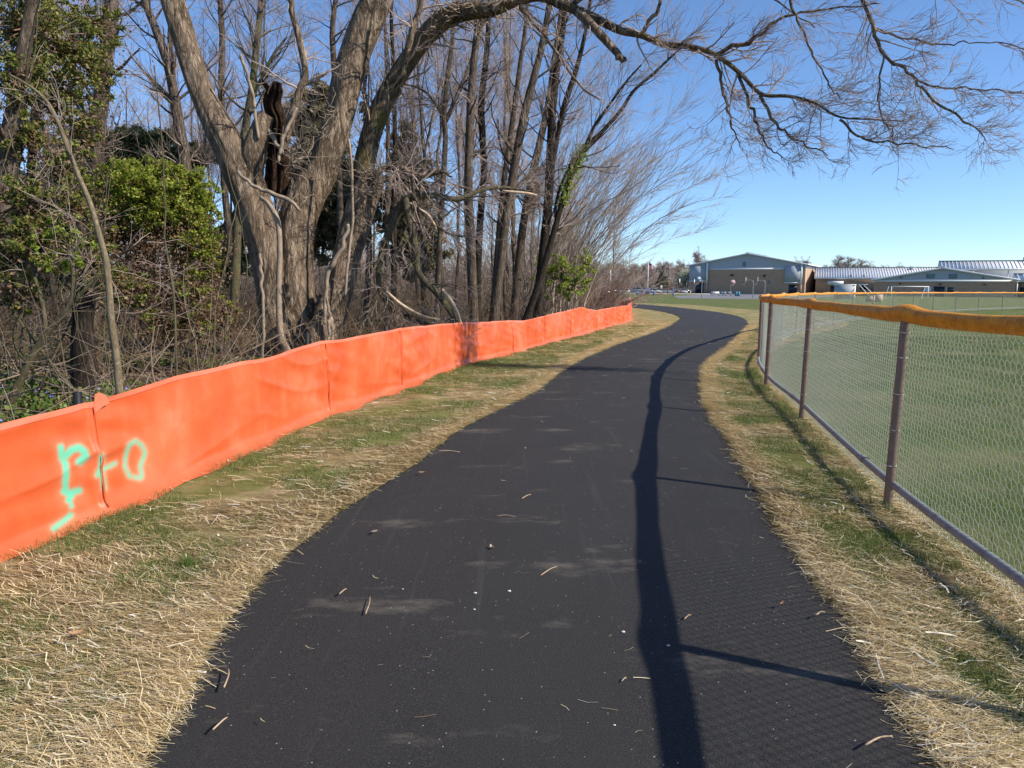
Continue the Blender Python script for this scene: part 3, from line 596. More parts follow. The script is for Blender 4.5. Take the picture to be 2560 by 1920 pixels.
# tangle of fine shoots and vines on the arching limb (the shaggy clump) and round the trunk fork
b = MB(); P1, R1 = spawn(*resamp(cD[66:100], rD[66:100] * .1, 20), 170, .55, 0, 1, 1.2, 7, .38, (0, -.05, .0), 1, .4, .006, taper=0); b.tubes(P1, R1, 4)
P1, R1 = spawn(*resamp(cD[30:66], rD[30:66] * .1, 20), 60, .8, 0, 1, .5, 8, .2, (0, -.05, .05), 1, .5, .008, taper=0); b.tubes(P1, R1, 4)
for (x, y, D, nn) in ((812, 400, 15.2, 60), (640, 330, 15.0, 26), (660, 420, 15, 12), (700, 260, 15.3, 12)):
    q = at(x * K_, y * K_, D); pp = np.array([q + (-.1, 0, -.3), q, q + (.1, 0, .3)]); P1, R1 = spawn(pp, np.full(3, .01), nn, .8, 0, 1, 1.3, 8, .38, (0, -.02, 0), 1, .4, .006, taper=0); b.tubes(P1, R1, 4)
b.build('vine_tangle', M['vine'], bt)
b = MB()
for pts in ([(512, 372, 7, 14.4), (545, 400, 8, 14.35), (580, 415, 8, 14.35), (625, 432, 9, 14.35), (648, 455, 5, 14.4)], [(640, 800, 14, 14.4), (622, 765, 15, 14.4), (606, 720, 15, 14.45), (603, 640, 13, 14.5), (604, 560, 12, 14.5), (600, 480, 12, 14.55), (580, 440, 10, 14.6), (562, 425, 7, 14.7)], [(568, 785, 6, 14.3), (570, 700, 7, 14.3), (566, 640, 7, 14.3), (564, 585, 8, 14.3), (563, 548, 6, 14.3)], [(700, 700, 7, 14.5), (702, 640, 8, 14.5), (708, 590, 10, 14.5), (725, 560, 10, 14.5), (740, 530, 9, 14.5), (752, 485, 7, 14.5)], [(720, 760, 9, 14.5), (716, 700, 11, 14.5), (702, 660, 8, 14.6)], [(708, 745, 7, 14.3), (712, 690, 7, 14.3), (706, 640, 5, 14.3)], [(745, 640, 6, 14.7), (752, 560, 6, 14.8), (762, 450, 6, 15), (755, 300, 5, 15.2)], [(520, 120, 6, 15), (545, 200, 7, 15), (560, 300, 6, 15)], [(640, 235, 6, 14.9), (612, 300, 8, 14.8), (600, 350, 6, 14.8)], [(560, 250, 12, 15.3), (610, 330, 9, 15)]):
    c, r = limb(pts, n=40); c += .02 * np.stack([vnoise(np.arange(40) * .3, np.zeros(40), q + pts[0][0]) for q in (1, 4, 8)], -1); b = MB(); b.tubes(c, r, 7, True); b.build('vine', M['vine'], bt, True)
b = MB(); P1, R1 = spawn(*resamp(*limb(stemB, n=100), 30), 40, .5, .2, .8, 1.1, 6, .3, (0, -.05, 0), .02, .4, .004, taper=0); b.tubes(P1, R1, 3)
P1, R1 = spawn(*resamp(*limb(stemC, n=100), 30), 50, .45, .2, 1, 1.1, 6, .3, (0, -.05, 0), .02, .4, .004, taper=0); b.tubes(P1, R1, 3); b.build('side_shoots', M['vine'], bt)

# ---- generic bare tree from a traced trunk
def bare_tree(name, label, stems, base, bark='bark2', twig='twig', n1=26, l1=1.6, n2=6, l2=.8, n3=4, l3=.4, group=None, sides=12, bias=(0, 0, .10), ang=.75, t0=.25, rr=.32, rmin=.003, amp=.07):
    t = thing(name, label, 'tree', base, group); tm = MB(); cm = MB(); bm_ = MB()
    for k, st in enumerate(stems):
        c, r = limb(st, n=len(st) * 9); tm.tubes(c, r, sides, True, bark_warp(amp, 1.2, st[0][0] * .1))
        P1, R1 = spawn(*resamp(c, r, 24), n1, l1, t0 if k == 0 else .1, 1, ang, 9, .12, bias, rr, .3, .006, taper=.35); bm_.tubes(P1, R1, 5)
        P2, R2 = spawn(P1, R1, n2, l2, .15, 1, .7, 6, .14, bias, .55, .4, .004, taper=.3); cm.tubes(P2, R2, 3)
        if n3: P3, R3 = spawn(P2, R2, n3, l3, .15, 1, .6, 4, .12, bias, .7, .5, rmin, taper=.2); cm.tubes(P3, R3, 3)
    tm.build('trunk', M[bark], t, True); bm_.build('branches', M[bark], t, True); cm.build('crown_twigs', M[twig], t)
    return t
def gb(pt, D): p = at(pt[0] * K_, pt[1] * K_, D); return (p[0], D, 0)
def st(D, pts): return [(x, y, w_, D) for x, y, w_ in pts]
TR = [
 ('slender_tree', 'slim grey tree forking high up, first to the right of the old maple', 22, [[(940, 745, 17), (945, 640, 16), (950, 520, 15), (957, 400, 16), (962, 300, 14), (960, 255, 14), (965, 180, 12), (975, 100, 10), (985, 0, 8), (990, -120, 5)], [(962, 262, 9), (935, 215, 8), (905, 190, 6), (860, 180, 4)], [(963, 262, 10), (985, 210, 9), (1010, 150, 8), (1030, 90, 6), (1050, 20, 4)]], 'bark2', 20),
 ('straight_tree', 'straight grey trunk with broken bark streaks, left one of a close pair', 21, [[(1025, 735, 27), (1020, 600, 25), (1016, 500, 24), (1012, 400, 23), (1014, 300, 22), (1018, 210, 21), (1025, 120, 18), (1032, 40, 16), (1030, -80, 12), (1035, -220, 8)]], 'bark2', 22),
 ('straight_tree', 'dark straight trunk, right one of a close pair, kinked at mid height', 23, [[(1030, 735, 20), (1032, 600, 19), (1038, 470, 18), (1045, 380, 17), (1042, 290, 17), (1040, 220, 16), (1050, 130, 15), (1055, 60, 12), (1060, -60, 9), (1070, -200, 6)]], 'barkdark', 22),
 ('slender_tree', 'thin upright tree leaning slightly right between two thicker trunks', 24, [[(1060, 735, 16), (1070, 600, 16), (1080, 480, 15), (1088, 400, 15), (1098, 320, 14), (1110, 240, 14), (1122, 150, 13), (1135, 60, 11), (1142, -20, 9), (1150, -160, 6)]], 'bark2', 20),
 ('tall_tree', 'tall grey trunk leaning right, base beside the sagging branches', 22, [[(1062, 745, 30), (1072, 640, 27), (1082, 560, 25), (1092, 470, 24), (1105, 400, 23), (1118, 320, 22), (1132, 250, 21), (1150, 180, 20), (1168, 110, 18), (1182, 40, 16), (1195, -60, 13), (1215, -220, 8)]], 'bark2', 24),
 ('tall_tree', 'leaning brown-grey trunk with long low branches reaching right', 25, [[(1105, 730, 24), (1118, 600, 22), (1128, 500, 21), (1140, 430, 21), (1152, 370, 20), (1170, 290, 18), (1185, 220, 17), (1195, 150, 16), (1205, 80, 14), (1215, 0, 12), (1225, -160, 7)], [(1130, 480, 8), (1150, 430, 8), (1170, 395, 7)]], 'bark2', 26),
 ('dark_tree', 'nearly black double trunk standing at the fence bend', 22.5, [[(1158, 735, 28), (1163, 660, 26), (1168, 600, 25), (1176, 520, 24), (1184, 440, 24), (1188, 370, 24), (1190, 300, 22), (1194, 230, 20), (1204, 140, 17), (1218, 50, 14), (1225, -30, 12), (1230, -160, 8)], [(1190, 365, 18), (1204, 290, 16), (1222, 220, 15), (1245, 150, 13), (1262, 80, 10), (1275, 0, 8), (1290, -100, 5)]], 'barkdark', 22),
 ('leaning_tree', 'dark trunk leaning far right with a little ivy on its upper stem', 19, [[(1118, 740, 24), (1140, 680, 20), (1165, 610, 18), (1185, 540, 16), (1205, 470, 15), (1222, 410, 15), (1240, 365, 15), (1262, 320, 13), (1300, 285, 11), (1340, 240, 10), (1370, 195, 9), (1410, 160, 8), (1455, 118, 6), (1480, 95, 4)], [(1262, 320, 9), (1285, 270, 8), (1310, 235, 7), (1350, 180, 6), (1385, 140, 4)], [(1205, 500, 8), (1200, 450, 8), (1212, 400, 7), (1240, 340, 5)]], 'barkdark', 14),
]
for nm, lb, D, stems, bk, n1 in TR:
    S_ = [st(D, [(x_, y_, w_ * .82) for x_, y_, w_ in s]) for s in stems]
    bare_tree(nm, lb, S_, gb(stems[0][0], D), bk, 'twig', n1, 1.7, 7, .85, 4, .4, bias=(0, 0, .03), ang=1.0)
# trees left of and behind the maple
TL = [
 ('pole_tree', 'thin pale sapling standing bare at the fence, close to the black stake', 6.6, [[(262, 990, 17), (258, 850, 16), (250, 760, 16), (241, 700, 15), (235, 620, 14), (228, 560, 14), (212, 500, 12), (195, 440, 11), (172, 385, 10), (150, 330, 9), (130, 275, 8), (105, 225, 7), (70, 190, 5), (20, 160, 3)]], 'barkpale', 5, .9),
 ('straight_tree', 'tall brown trunk right of the evergreens at the top left', 22, [[(195, 760, 36), (200, 600, 34), (205, 450, 33), (208, 330, 32), (214, 250, 30), (225, 150, 30), (238, 50, 28), (245, -40, 24), (255, -200, 18)]], 'bark2', 20, 1.9),
 ('forked_tree', 'crooked grey trunk left of the big maple, forked near the top', 20, [[(400, 740, 26), (405, 600, 25), (408, 450, 24), (400, 350, 23), (388, 280, 22), (375, 200, 20), (360, 130, 19), (335, 60, 17), (312, 0, 14), (290, -100, 10)], [(385, 270, 13), (375, 180, 12), (368, 90, 11), (372, 10, 9), (380, -100, 6)]], 'bark2', 24, 2.0),
 ('slender_tree', 'upright yellowish trunk seen between the two main maple stems', 21, [[(505, 700, 20), (512, 500, 18), (520, 380, 17), (530, 280, 16), (545, 190, 15), (552, 120, 14), (562, 30, 12), (568, -60, 9), (575, -200, 6)], [(540, 230, 8), (560, 180, 7), (590, 120, 6), (620, 80, 4)]], 'barkolive', 28, 2.0),
 ('slender_tree', 'upright trunk in the gap above the rotten snag', 24, [[(500, 560, 15), (485, 400, 14), (480, 260, 14), (478, 180, 13), (480, 90, 12), (476, 10, 11), (470, -100, 8)]], 'bark2', 26, 2.2),
 ('slender_tree', 'slim brown trunk right of the middle maple stem near the top', 23, [[(735, 640, 14), (735, 450, 13), (728, 300, 13), (722, 150, 12), (718, 80, 12), (722, 20, 10), (735, -60, 8), (745, -200, 5)]], 'bark2', 24, 2.0),
 ('slender_tree', 'thin dark straight tree just right of the arching maple limb', 26, [[(850, 700, 12), (851, 560, 12), (852, 420, 11), (853, 300, 10), (850, 160, 9), (846, 60, 8), (845, -60, 6), (843, -200, 4)]], 'barkdark', 18, 1.8),
 ('slender_tree', 'thin twin-topped tree left of the dark straight one', 28, [[(835, 700, 11), (836, 500, 11), (838, 300, 9), (834, 120, 7), (830, 0, 5), (828, -150, 3)]], 'bark2', 18, 1.8),
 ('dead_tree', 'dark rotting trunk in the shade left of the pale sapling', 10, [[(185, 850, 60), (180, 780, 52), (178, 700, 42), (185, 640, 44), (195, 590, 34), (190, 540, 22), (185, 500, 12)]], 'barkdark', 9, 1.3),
 ('leaning_tree', 'thick trunk leaning out of the frame at the far left', 10.5, [[(-15, 520, 60), (0, 440, 54), (12, 370, 50), (25, 300, 44), (35, 230, 36), (45, 150, 30), (60, 60, 24), (80, -60, 18)]], 'bark2', 14, 1.6),
 ('crooked_tree', 'crooked little tree forking low at the far left edge', 8.5, [[(10, 905, 20), (40, 830, 17), (75, 760, 16), (110, 710, 14), (150, 660, 12), (160, 600, 9), (150, 540, 6)], [(100, 720, 10), (90, 650, 9), (70, 580, 7), (60, 480, 5), (40, 400, 3)], [(120, 700, 12), (170, 640, 9), (215, 590, 6)]], 'barkolive', 12, 1.1),
 ('slender_tree', 'slim dark trunk behind the hanging evergreen branches', 14, [[(62, 640, 20), (66, 520, 19), (68, 400, 18), (72, 300, 16), (80, 180, 14), (90, 60, 12), (100, -60, 9)]], 'barkdark', 14, 1.5),
]
for nm, lb, D, stems, bk, n1, l1 in TL:
    S_ = [st(D, s) for s in stems]
    bare_tree(nm, lb, S_, gb(stems[0][0], D), bk, 'twig', n1 if D > 15 else max(4, n1 * 2 // 3), l1, 5 if D > 15 else 3, l1 * .5, 4 if D > 15 else 2, l1 * .25, bias=(0, 0, .03), ang=.95)
# broken drooping branch system between maple and pair of trunks
br = bare_tree('fallen_tree', 'broken sagging branches with torn pale wood hanging down to the orange fence', [[(x_, y_, w_ * .72, d_) for x_, y_, w_, d_ in q_] for q_ in [
 [(835, 480, 22, 15.5), (870, 440, 24, 15.3), (875, 430, 22, 15.2), (885, 480, 20, 15), (898, 540, 20, 15), (905, 590, 20, 14.9), (940, 630, 20, 14.8), (965, 660, 18, 14.8), (985, 700, 14, 14.8)],
 [(870, 440, 26, 15.3), (850, 480, 24, 15.3), (830, 530, 22, 15.2), (818, 590, 20, 15.1), (828, 640, 18, 15), (870, 680, 16, 14.9), (920, 700, 12, 14.9)],
 [(880, 430, 20, 15.3), (930, 422, 18, 15.3), (990, 430, 16, 15.4), (1040, 410, 13, 15.6), (1085, 405, 10, 15.8), (1140, 412, 6, 16)],
 [(830, 640, 12, 15), (860, 655, 12, 14.9), (900, 690, 12, 14.8), (940, 700, 9, 14.8), (975, 690, 6, 14.8)],
 [(890, 420, 10, 15.2), (930, 470, 9, 15.1), (960, 500, 7, 15), (1000, 512, 5, 15)]]], gb((860, 700), 15.2), 'barkolive', 'twig', 18, .9, 5, .5, 3, .3, bias=(.02, -.02, -.03), rr=.35)
M['tornwood'] = plain('torn_pale_wood', (.55, .40, .26), .8, sc=12, var=.25)
for pts in ([(955, 625, 7, 14.55), (975, 650, 8, 14.5), (990, 680, 6, 14.5), (1000, 715, 3, 14.5)], [(835, 630, 6, 14.7), (870, 660, 7, 14.6), (915, 683, 6, 14.55), (950, 690, 3, 14.6)], [(905, 450, 4, 14.9), (925, 465, 6, 14.9), (942, 490, 3, 14.9)], [(1085, 412, 4, 15.6), (1140, 418, 6, 15.6), (1160, 422, 3, 15.6)], [(895, 405, 3, 15), (930, 375, 5, 15), (950, 355, 4, 15)]):
    c, r = limb(pts, n=14); b = MB(); b.tubes(c, r, 5, True); b.build('torn_wood', M['tornwood'], br, True)
# ivy on the leaning tree is a plant of its own
def leaves(b, C, size, asp=1.6, droop=0):
    """one small quad per centre, random orientation"""
    n_ = len(C); a = rng.normal(size=(n_, 3)); a /= np.linalg.norm(a, axis=1, keepdims=True); a[:, 2] -= droop; c = np.cross(a, rng.normal(size=(n_, 3))); c /= np.linalg.norm(c, axis=1, keepdims=True) + 1e-9
    s_ = size * rng.uniform(.6, 1.3, (n_, 1)); u, v = a * s_ * asp * .5, c * s_ * .5
    V = np.stack([C - u, C - u * .1 + v, C + u, C - u * .1 - v], 1).reshape(-1, 3)
    b.quads(V, np.arange(n_ * 4).reshape(-1, 4)); return b
c, r = limb(st(19, [(1215, 440, 15), (1232, 385, 15), (1250, 345, 14), (1262, 320, 13)]), n=30)
iv = rng.integers(0, 30, 900); b = leaves(MB(), c[iv] + rng.normal(size=(900, 3)) * .09, .05)
tag(b.build('ivy', M['spring']), 'patch of bright ivy on the upper stem of the dark leaning trunk', 'ivy')

# ---- arching shrub (willow-like fan) at the wood's corner
def fan_shrub(name, label, base, n0, H_, lean_, D0, mat, spread=.55, n2=8, n3=6, l2=1.6, l3=.8, r0_=.05):
    t = thing(name, label, 'shrub', base); base = np.array(base, float)
    P = np.empty((n0, 12, 3)); d = np.array(lean_)[None] + rng.normal(size=(n0, 3)) * [spread, spread, .22]; d[:, 2] = np.abs(d[:, 2]) + .3; d[:, 2] = np.maximum(d[:, 2], .75 * np.hypot(d[:, 0], d[:, 1])); d /= np.linalg.norm(d, axis=1, keepdims=True)
    P[:, 0] = base + rng.normal(size=(n0, 3)) * [.6, .6, 0]; L = H_ * rng.uniform(.55, 1.05, n0)
    for k in range(1, 12):
        d = d + rng.normal(size=(n0, 3)) * .085 + np.array([.05, -.008, -.010 - .004 * k]); d /= np.linalg.norm(d, axis=1, keepdims=True); P[:, k] = P[:, k - 1] + d * (L / 11)[:, None]
    R = r0_ * rng.uniform(.5, 1.1, n0)[:, None] * np.linspace(1, .16, 12)[None]
    b = MB(); b.tubes(P, R, 6); b.build('stems', M[mat], t, True)
    b = MB(); P2, R2 = spawn(P, R, n2, l2, .25, 1, .45, 8, .09, (.03, 0, .05), .5, .4, .006, taper=.3); b.tubes(P2, R2, 3)
    P3, R3 = spawn(P2, R2, n3, l3, .15, 1, .5, 5, .1, (.03, 0, .05), .6, .5, .0042, taper=.2); b.tubes(P3, R3, 3)
    b.build('twigs', M[mat], t); return t
q = gnd(1235 * K_, 735 * 1.0 * K_, 0)
fan_shrub('arching_shrub', 'big fan of bare arching stems leaning out over the bend of the path', (at(1195 * K_, 650 * K_, 27)[0] - .3, 27, 0), 64, 9.8, (.16, 0, 1.0), 27, 'fantwig', .26, 14, 9, 1.5, .7, .028)
fan_shrub('arching_shrub', 'low pale shrub poking out beside the far end of the orange fence', (at(1300 * K_, 640 * K_, 40)[0], 40, 0), 24, 4.4, (.45, 0, .5), 40, 'fantwig', .4, 9, 6, .9, .5, .03)
fan_shrub('thicket_shrub', 'reddish brown thicket right behind the sagging end of the orange fence', (at(1330 * K_, 640 * K_, 36.5)[0] - 1.2, 36.5, 0), 90, 2.6, (0, 0, 1), 36, 'twigred', .7, 6, 5, .6, .35, .02)

# ---- evergreens and green masses
def leafy(name, label, cat, base, blobs, n_, size, mat, trunk=None, density=1, part='foliage', twig=None, asp=1.6, extra=None):
    """blobs: (x, y, rx_px, ry_px, D) in 2212-wide view; clustered leaves"""
    t = thing(name, label, cat, base); b = MB(); tw = MB(); tot_a = sum(q[2] * q[3] for q in blobs)
    for (x, y, rx, ry, D) in blobs:
        k = int(n_ * rx * ry / tot_a); c0 = at(x * K_, y * K_, D); sx, sz = rx * K_ * D / F, ry * K_ * D / F; sy = min(sx, sz) * .9
        nc = max(8, k // 60); cc = rng.normal(size=(nc, 3)); cc /= np.linalg.norm(cc, axis=1, keepdims=True); cc *= rng.uniform(.05, 1.35, (nc, 1)) ** .6 * np.array([sx, sy, sz]); cr_ = .13 * (sx * sz) ** .5 * rng.uniform(.5, 1.5, nc)
        ci = rng.integers(0, nc, k); C = c0 + cc[ci] + rng.normal(size=(k, 3)) * (cr_[ci] * .6)[:, None] * [1, 1, .7]
        leaves(b, C, size, asp)
        P = np.stack([c0 + 0 * cc, c0 + cc * .45 + rng.normal(size=cc.shape) * .1 * sx, c0 + cc], 1); tw.tubes(P, np.tile([.02, .012, .004], (nc, 1)) * max(1, D / 14), 3)
    b.build(part, M[mat], t); tw.build('branches', M[twig or 'twigdark'], t)
    if extra is not None: leaves(MB(), extra[0], extra[1]).build('dead_leaves', M['deadleaf'], t)
    return t
def blobpts(blobs, n_, sc=.55):
    o = []
    for (x, y, rx, ry, D) in blobs:
        c0 = at(x * K_, y * K_, D); sx, sz = rx * K_ * D / F, ry * K_ * D / F
        o.append(c0 + rng.normal(size=(n_ // len(blobs), 3)) * [sx * sc, min(sx, sz) * sc, sz * sc])
    return np.concatenate(o)
GB = [(330, 425, 90, 70, 12.5), (262, 410, 60, 55, 12.5), (405, 440, 60, 65, 12.8), (425, 530, 42, 70, 12.5), (300, 375, 50, 28, 12.8), (350, 490, 80, 40, 12.7), (240, 500, 40, 45, 12.4), (380, 385, 40, 30, 12.7)]
leafy('greenbrier_mass', 'bright green leafy vine mass heaped over dead branches left of the maple', 'vine', gb((330, 760), 12.5), GB, 60000, .032, 'greenbrier', twig='vinedark', extra=(blobpts([(300, 520, 90, 60, 12.6), (420, 560, 60, 70, 12.6), (240, 470, 40, 60, 12.4), (330, 540, 110, 50, 12.4)], 9000), .032))
GB2 = [(420, 650, 45, 60, 12.3), (300, 620, 60, 45, 12.3), (470, 690, 50, 40, 13), (370, 700, 60, 40, 12.2)]
leafy('vine_skirt', 'thin trailing vines with scattered green leaves under the bright vine mass', 'vine', gb((380, 770), 12.3), GB2, 7000, .034, 'greenbrier', twig='vine', extra=(blobpts(GB2, 7000), .035))
EV = [(60, 60, 110, 75, 11), (150, 120, 75, 70, 11.5), (40, 170, 80, 60, 10.5), (130, 220, 75, 55, 11.5), (190, 50, 60, 60, 12.5), (170, 290, 55, 40, 12), (60, 290, 70, 45, 10.5), (205, 160, 40, 60, 13)]
leafy('evergreen_tree', 'dark olive evergreen with brown dead twigs filling the top left corner', 'tree', gb((90, 800), 11.2), EV, 26000, .030, 'evergreen', twig='vinedark', extra=(blobpts(EV, 2500, .7), .032))
EV2 = [(50, 440, 80, 60, 8.6), (60, 530, 75, 60, 8.6), (165, 455, 55, 60, 9.3), (190, 560, 60, 55, 9.6), (30, 640, 60, 40, 8.6), (130, 350, 60, 50, 9.3), (250, 620, 60, 40, 10.5)]
leafy('evergreen_shrub', 'loose green shrub hanging among bare stems at the left edge', 'shrub', gb((70, 840), 9), EV2, 15000, .028, 'evergreen', twig='vinedark', extra=(blobpts(EV2, 2600), .034))
YL = [(110, 500, 40, 22, 8.6), (175, 520, 28, 20, 8.8), (140, 560, 30, 30, 8.6), (70, 520, 20, 30, 8.5)]
leafy('budding_sapling', 'sprigs of fresh yellow-green leaves among stems at the left edge', 'shrub', gb((120, 880), 8.7), YL, 420, .06, 'spring', twig='twiglight')
PN = [(300, 300, 80, 16, 27), (250, 330, 60, 20, 27), (420, 330, 60, 16, 27), (330, 350, 90, 18, 27), (180, 370, 60, 20, 26)]
leafy('white_pine_tree', 'distant blue-green pine with flat layered boughs left of the maple', 'tree', gb((320, 740), 27), PN, 22000, .085, 'pine', twig='twigdark', asp=5)
CD = [(690, 200, 40, 30, 34), (680, 240, 55, 40, 34), (690, 290, 65, 45, 34), (670, 350, 80, 55, 34), (700, 410, 90, 60, 34), (690, 490, 95, 60, 34)]
leafy('cedar_tree', 'broad brownish cedar with a blunt top seen through the fork of the maple', 'tree', gb((690, 700), 34), CD, 46000, .10, 'cedar', asp=3)
CD2 = [(870, 330, 30, 55, 32), (890, 390, 50, 55, 32), (880, 460, 60, 55, 32), (900, 540, 60, 60, 32), (800, 260, 20, 50, 31)]
leafy('cedar_tree', 'olive cedar with feathery edge right of the arching maple stem', 'tree', gb((880, 700), 32), CD2, 30000, .09, 'cedar', asp=3)
PN2 = [(90, 430, 130, 60, 28), (60, 560, 130, 70, 28), (200, 330, 60, 50, 30), (480, 560, 60, 80, 30), (530, 480, 26, 60, 30)]
leafy('pine_tree', 'blurry blue-green pine foliage low behind the left stems', 'tree', gb((90, 740), 28), PN2, 30000, .085, 'pine', twig='twigdark', asp=5)
SP = [(1240, 620, 34, 30, 25), (1215, 590, 30, 40, 25.5), (1170, 600, 20, 40, 26), (1265, 570, 20, 30, 26)]
leafy('budding_shrub', 'pale spring-green bush coming into leaf behind the sagging orange fence', 'shrub', gb((1230, 690), 25), SP, 12000, .045, 'spring', twig='twiglight')

# ---- wood behind: copies of a few bare trees
def proto(seed, H_, r0_, n1, lab, grp, nm='woodland_tree', fork=True, bark='bark2', tk=1.):
    t = thing(nm, lab, 'tree', (0, 0, 0), grp); b = MB(); c = np.zeros((16, 3)); c[:, 2] = np.linspace(-.2, H_, 16); c[:, 0] = np.cumsum(rng.normal(size=16) * .10) * H_ / 16; c[:, 1] = np.cumsum(rng.normal(size=16) * .08) * H_ / 16
    c[:, :2] -= c[0, :2]; r = r0_ * np.linspace(1, .18, 16) ** .9; b.tubes(c, r, 8, True, bark_warp(.06, 1.2, seed)); Ps = [(c, r)]
    if fork: P0, R0 = spawn(c, r, 4, H_ * .45, .35, .7, .35, 12, .05, (0, 0, .08), .7, .25, .01, taper=.2); b.tubes(P0, R0, 6)
    b.build('trunk', M[bark], t, True); b = MB()
    P1, R1 = spawn(c, r, n1, H_ * .24, .22, 1, .8, 8, .1, (0, 0, .07), .4, .3, .008, taper=.45); b.tubes(P1, R1, 4)
    if fork: Pa, Ra = spawn(P0, R0, 9, H_ * .16, .1, 1, .6, 8, .1, (0, 0, .07), .5, .3, .008); b.tubes(Pa, Ra, 4); P1 = np.concatenate([P1, Pa]); R1 = np.concatenate([R1, Ra])
    P2, R2 = spawn(P1, R1, 7, H_ * .085, .15, 1, .65, 5, .12, (0, 0, .05), .5, .4, .006 * tk); b.tubes(P2, R2, 3)
    P3, R3 = spawn(P2, R2, 4, H_ * (.045 if tk < 2 else .09), .15, 1, .6, 4, .12, (0, 0, .03), .7, .6, .005 * tk); b.tubes(P3, R3, 3)
    b.build('crown_twigs', M['farwood' if nm != 'woodland_tree' else 'twig'], t); return t
GR = 'bare trees standing deeper in the wood'; LB = 'bare grey tree among many like it deeper in the wood'
PR = [proto(k, 13 + k, .10 + .014 * k, 26, LB, GR) for k in range(4)]
slots = []
for x in np.linspace(20, 1330, 40):
    for D in (28, 38, 50):
        if rng.random() < .42: slots.append((x + rng.normal() * 18, D * rng.uniform(.88, 1.15)))
used = 0
for x, D in slots:
    p = at(x * K_, 640 * K_, D)
    if x > 1120 and D < 34: continue
    o = PR[used] if used < 4 else dup(PR[int(rng.integers(4))])
    o.location = (p[0], D, 0); o.rotation_euler[2] = rng.uniform(0, 6.28); s_ = rng.uniform(.55, .95) * (1 if x < 1150 else .62); o.scale = (s_, s_, s_); used += 1
# undergrowth: nobody could count it
def thicket(name, label, n_, xs, Ds, H_, mat, r_=.006, n2=4, sub=.45, tilt=.45, edge=.4):
    b = MB(); D = rng.uniform(Ds[0], Ds[1], n_) ; x = rng.uniform(xs[0], xs[1], n_); P = np.empty((n_, 8, 3))
    g = np.array([at(a * K_, 640 * K_, d) for a, d in zip(x, D)]); fx = np.interp(D, SGs[:1000, 1], SGs[:1000, 0]); g[:, 0] = np.where(g[:, 0] > fx - edge, fx - edge - np.abs(rng.normal(size=n_)) * 1.5, g[:, 0])
    P[:, 0] = np.c_[g[:, 0], D, np.zeros(n_)]; d = rng.normal(size=(n_, 3)) * [tilt, tilt, .2] + [0, 0, 1]; d /= np.linalg.norm(d, axis=1, keepdims=True); L = H_ * rng.uniform(.3, 1.1, n_)
    for k in range(1, 8): d = d + rng.normal(size=(n_, 3)) * .17 + [0, 0, -.05]; d /= np.linalg.norm(d, axis=1, keepdims=True); P[:, k] = P[:, k - 1] + d * (L / 7)[:, None]
    P[:, :, 2] = np.abs(P[:, :, 2]); P[..., 0] = np.minimum(P[..., 0], np.interp(P[..., 1], SGs[:1000, 1], SGs[:1000, 0]) - .1); R = r_ * rng.uniform(.5, 1.4, n_)[:, None] * np.linspace(1, .4, 8); b.tubes(P, R, 3)
    P2, R2 = spawn(P, R, n2, H_ * sub, .1, 1, .8, 6, .2, (0, 0, 0), .6, .5, r_ * .35); P2[:, :, 2] = np.abs(P2[:, :, 2]); P2[..., 0] = np.minimum(P2[..., 0], np.interp(P2[..., 1], SGs[:1000, 1], SGs[:1000, 0]) - .08); b.tubes(P2, R2, 3)
    return tag(b.build(name, M[mat]), label, 'undergrowth', kind='stuff')
thicket('undergrowth', 'tangled brown stems and brambles filling the wood floor', 650, (-60, 1180), (10, 24), 1.5, 'vinedark', .008)
thicket('undergrowth', 'tangled grey stems and brambles farther back in the wood', 3000, (-60, 1300), (24, 48), 2.8, 'midtwig', .013)
thicket('undergrowth', 'pale bare stems and shoots between the trees near the fence', 60, (-60, 1000), (6.5, 15), 1.9, 'twiglight', .007, 5)
thicket('far_thicket', 'hazy brown mass of the distant wood behind the trunks', 4200, (-80, 1360), (52, 78), 7.0, 'farwood', .035, 7, .35, .3)
# tall thin stems and hanging vines at the left
b = MB(); n_ = 34; D = rng.uniform(7.5, 14, n_); x = rng.uniform(-60, 480, n_); P = np.empty((n_, 14, 3)); P[:, 0] = [np.array([at(a * K_, 640 * K_, d)[0], d, 0]) for a, d in zip(x, D)]
d = rng.normal(size=(n_, 3)) * [.25, .2, .1] + [0, 0, 1]; d /= np.linalg.norm(d, axis=1, keepdims=True); L = rng.uniform(2.0, 5.0, n_)
for k in range(1, 14): d = d + rng.normal(size=(n_, 3)) * .10; d /= np.linalg.norm(d, axis=1, keepdims=True); P[:, k] = P[:, k - 1] + d * (L / 13)[:, None]
R = rng.uniform(.006, .018, n_)[:, None] * np.linspace(1, .4, 14); P2, R2 = spawn(P, R, 2, .8, .1, 1, .8, 7, .16, (0, 0, -.02), .5, .4, .003)
for Q in (P, P2): Q[..., 0] = np.minimum(Q[..., 0], np.interp(Q[..., 1], SGs[:1000, 1], SGs[:1000, 0]) - .12)
b.tubes(P, R, 5); b.tubes(P2, R2, 3)
tag(b.build('saplings_and_vines', M['barkolive'], smooth=True), 'crowd of thin shoots and dangling vines at the left of the wood', 'undergrowth', kind='stuff')
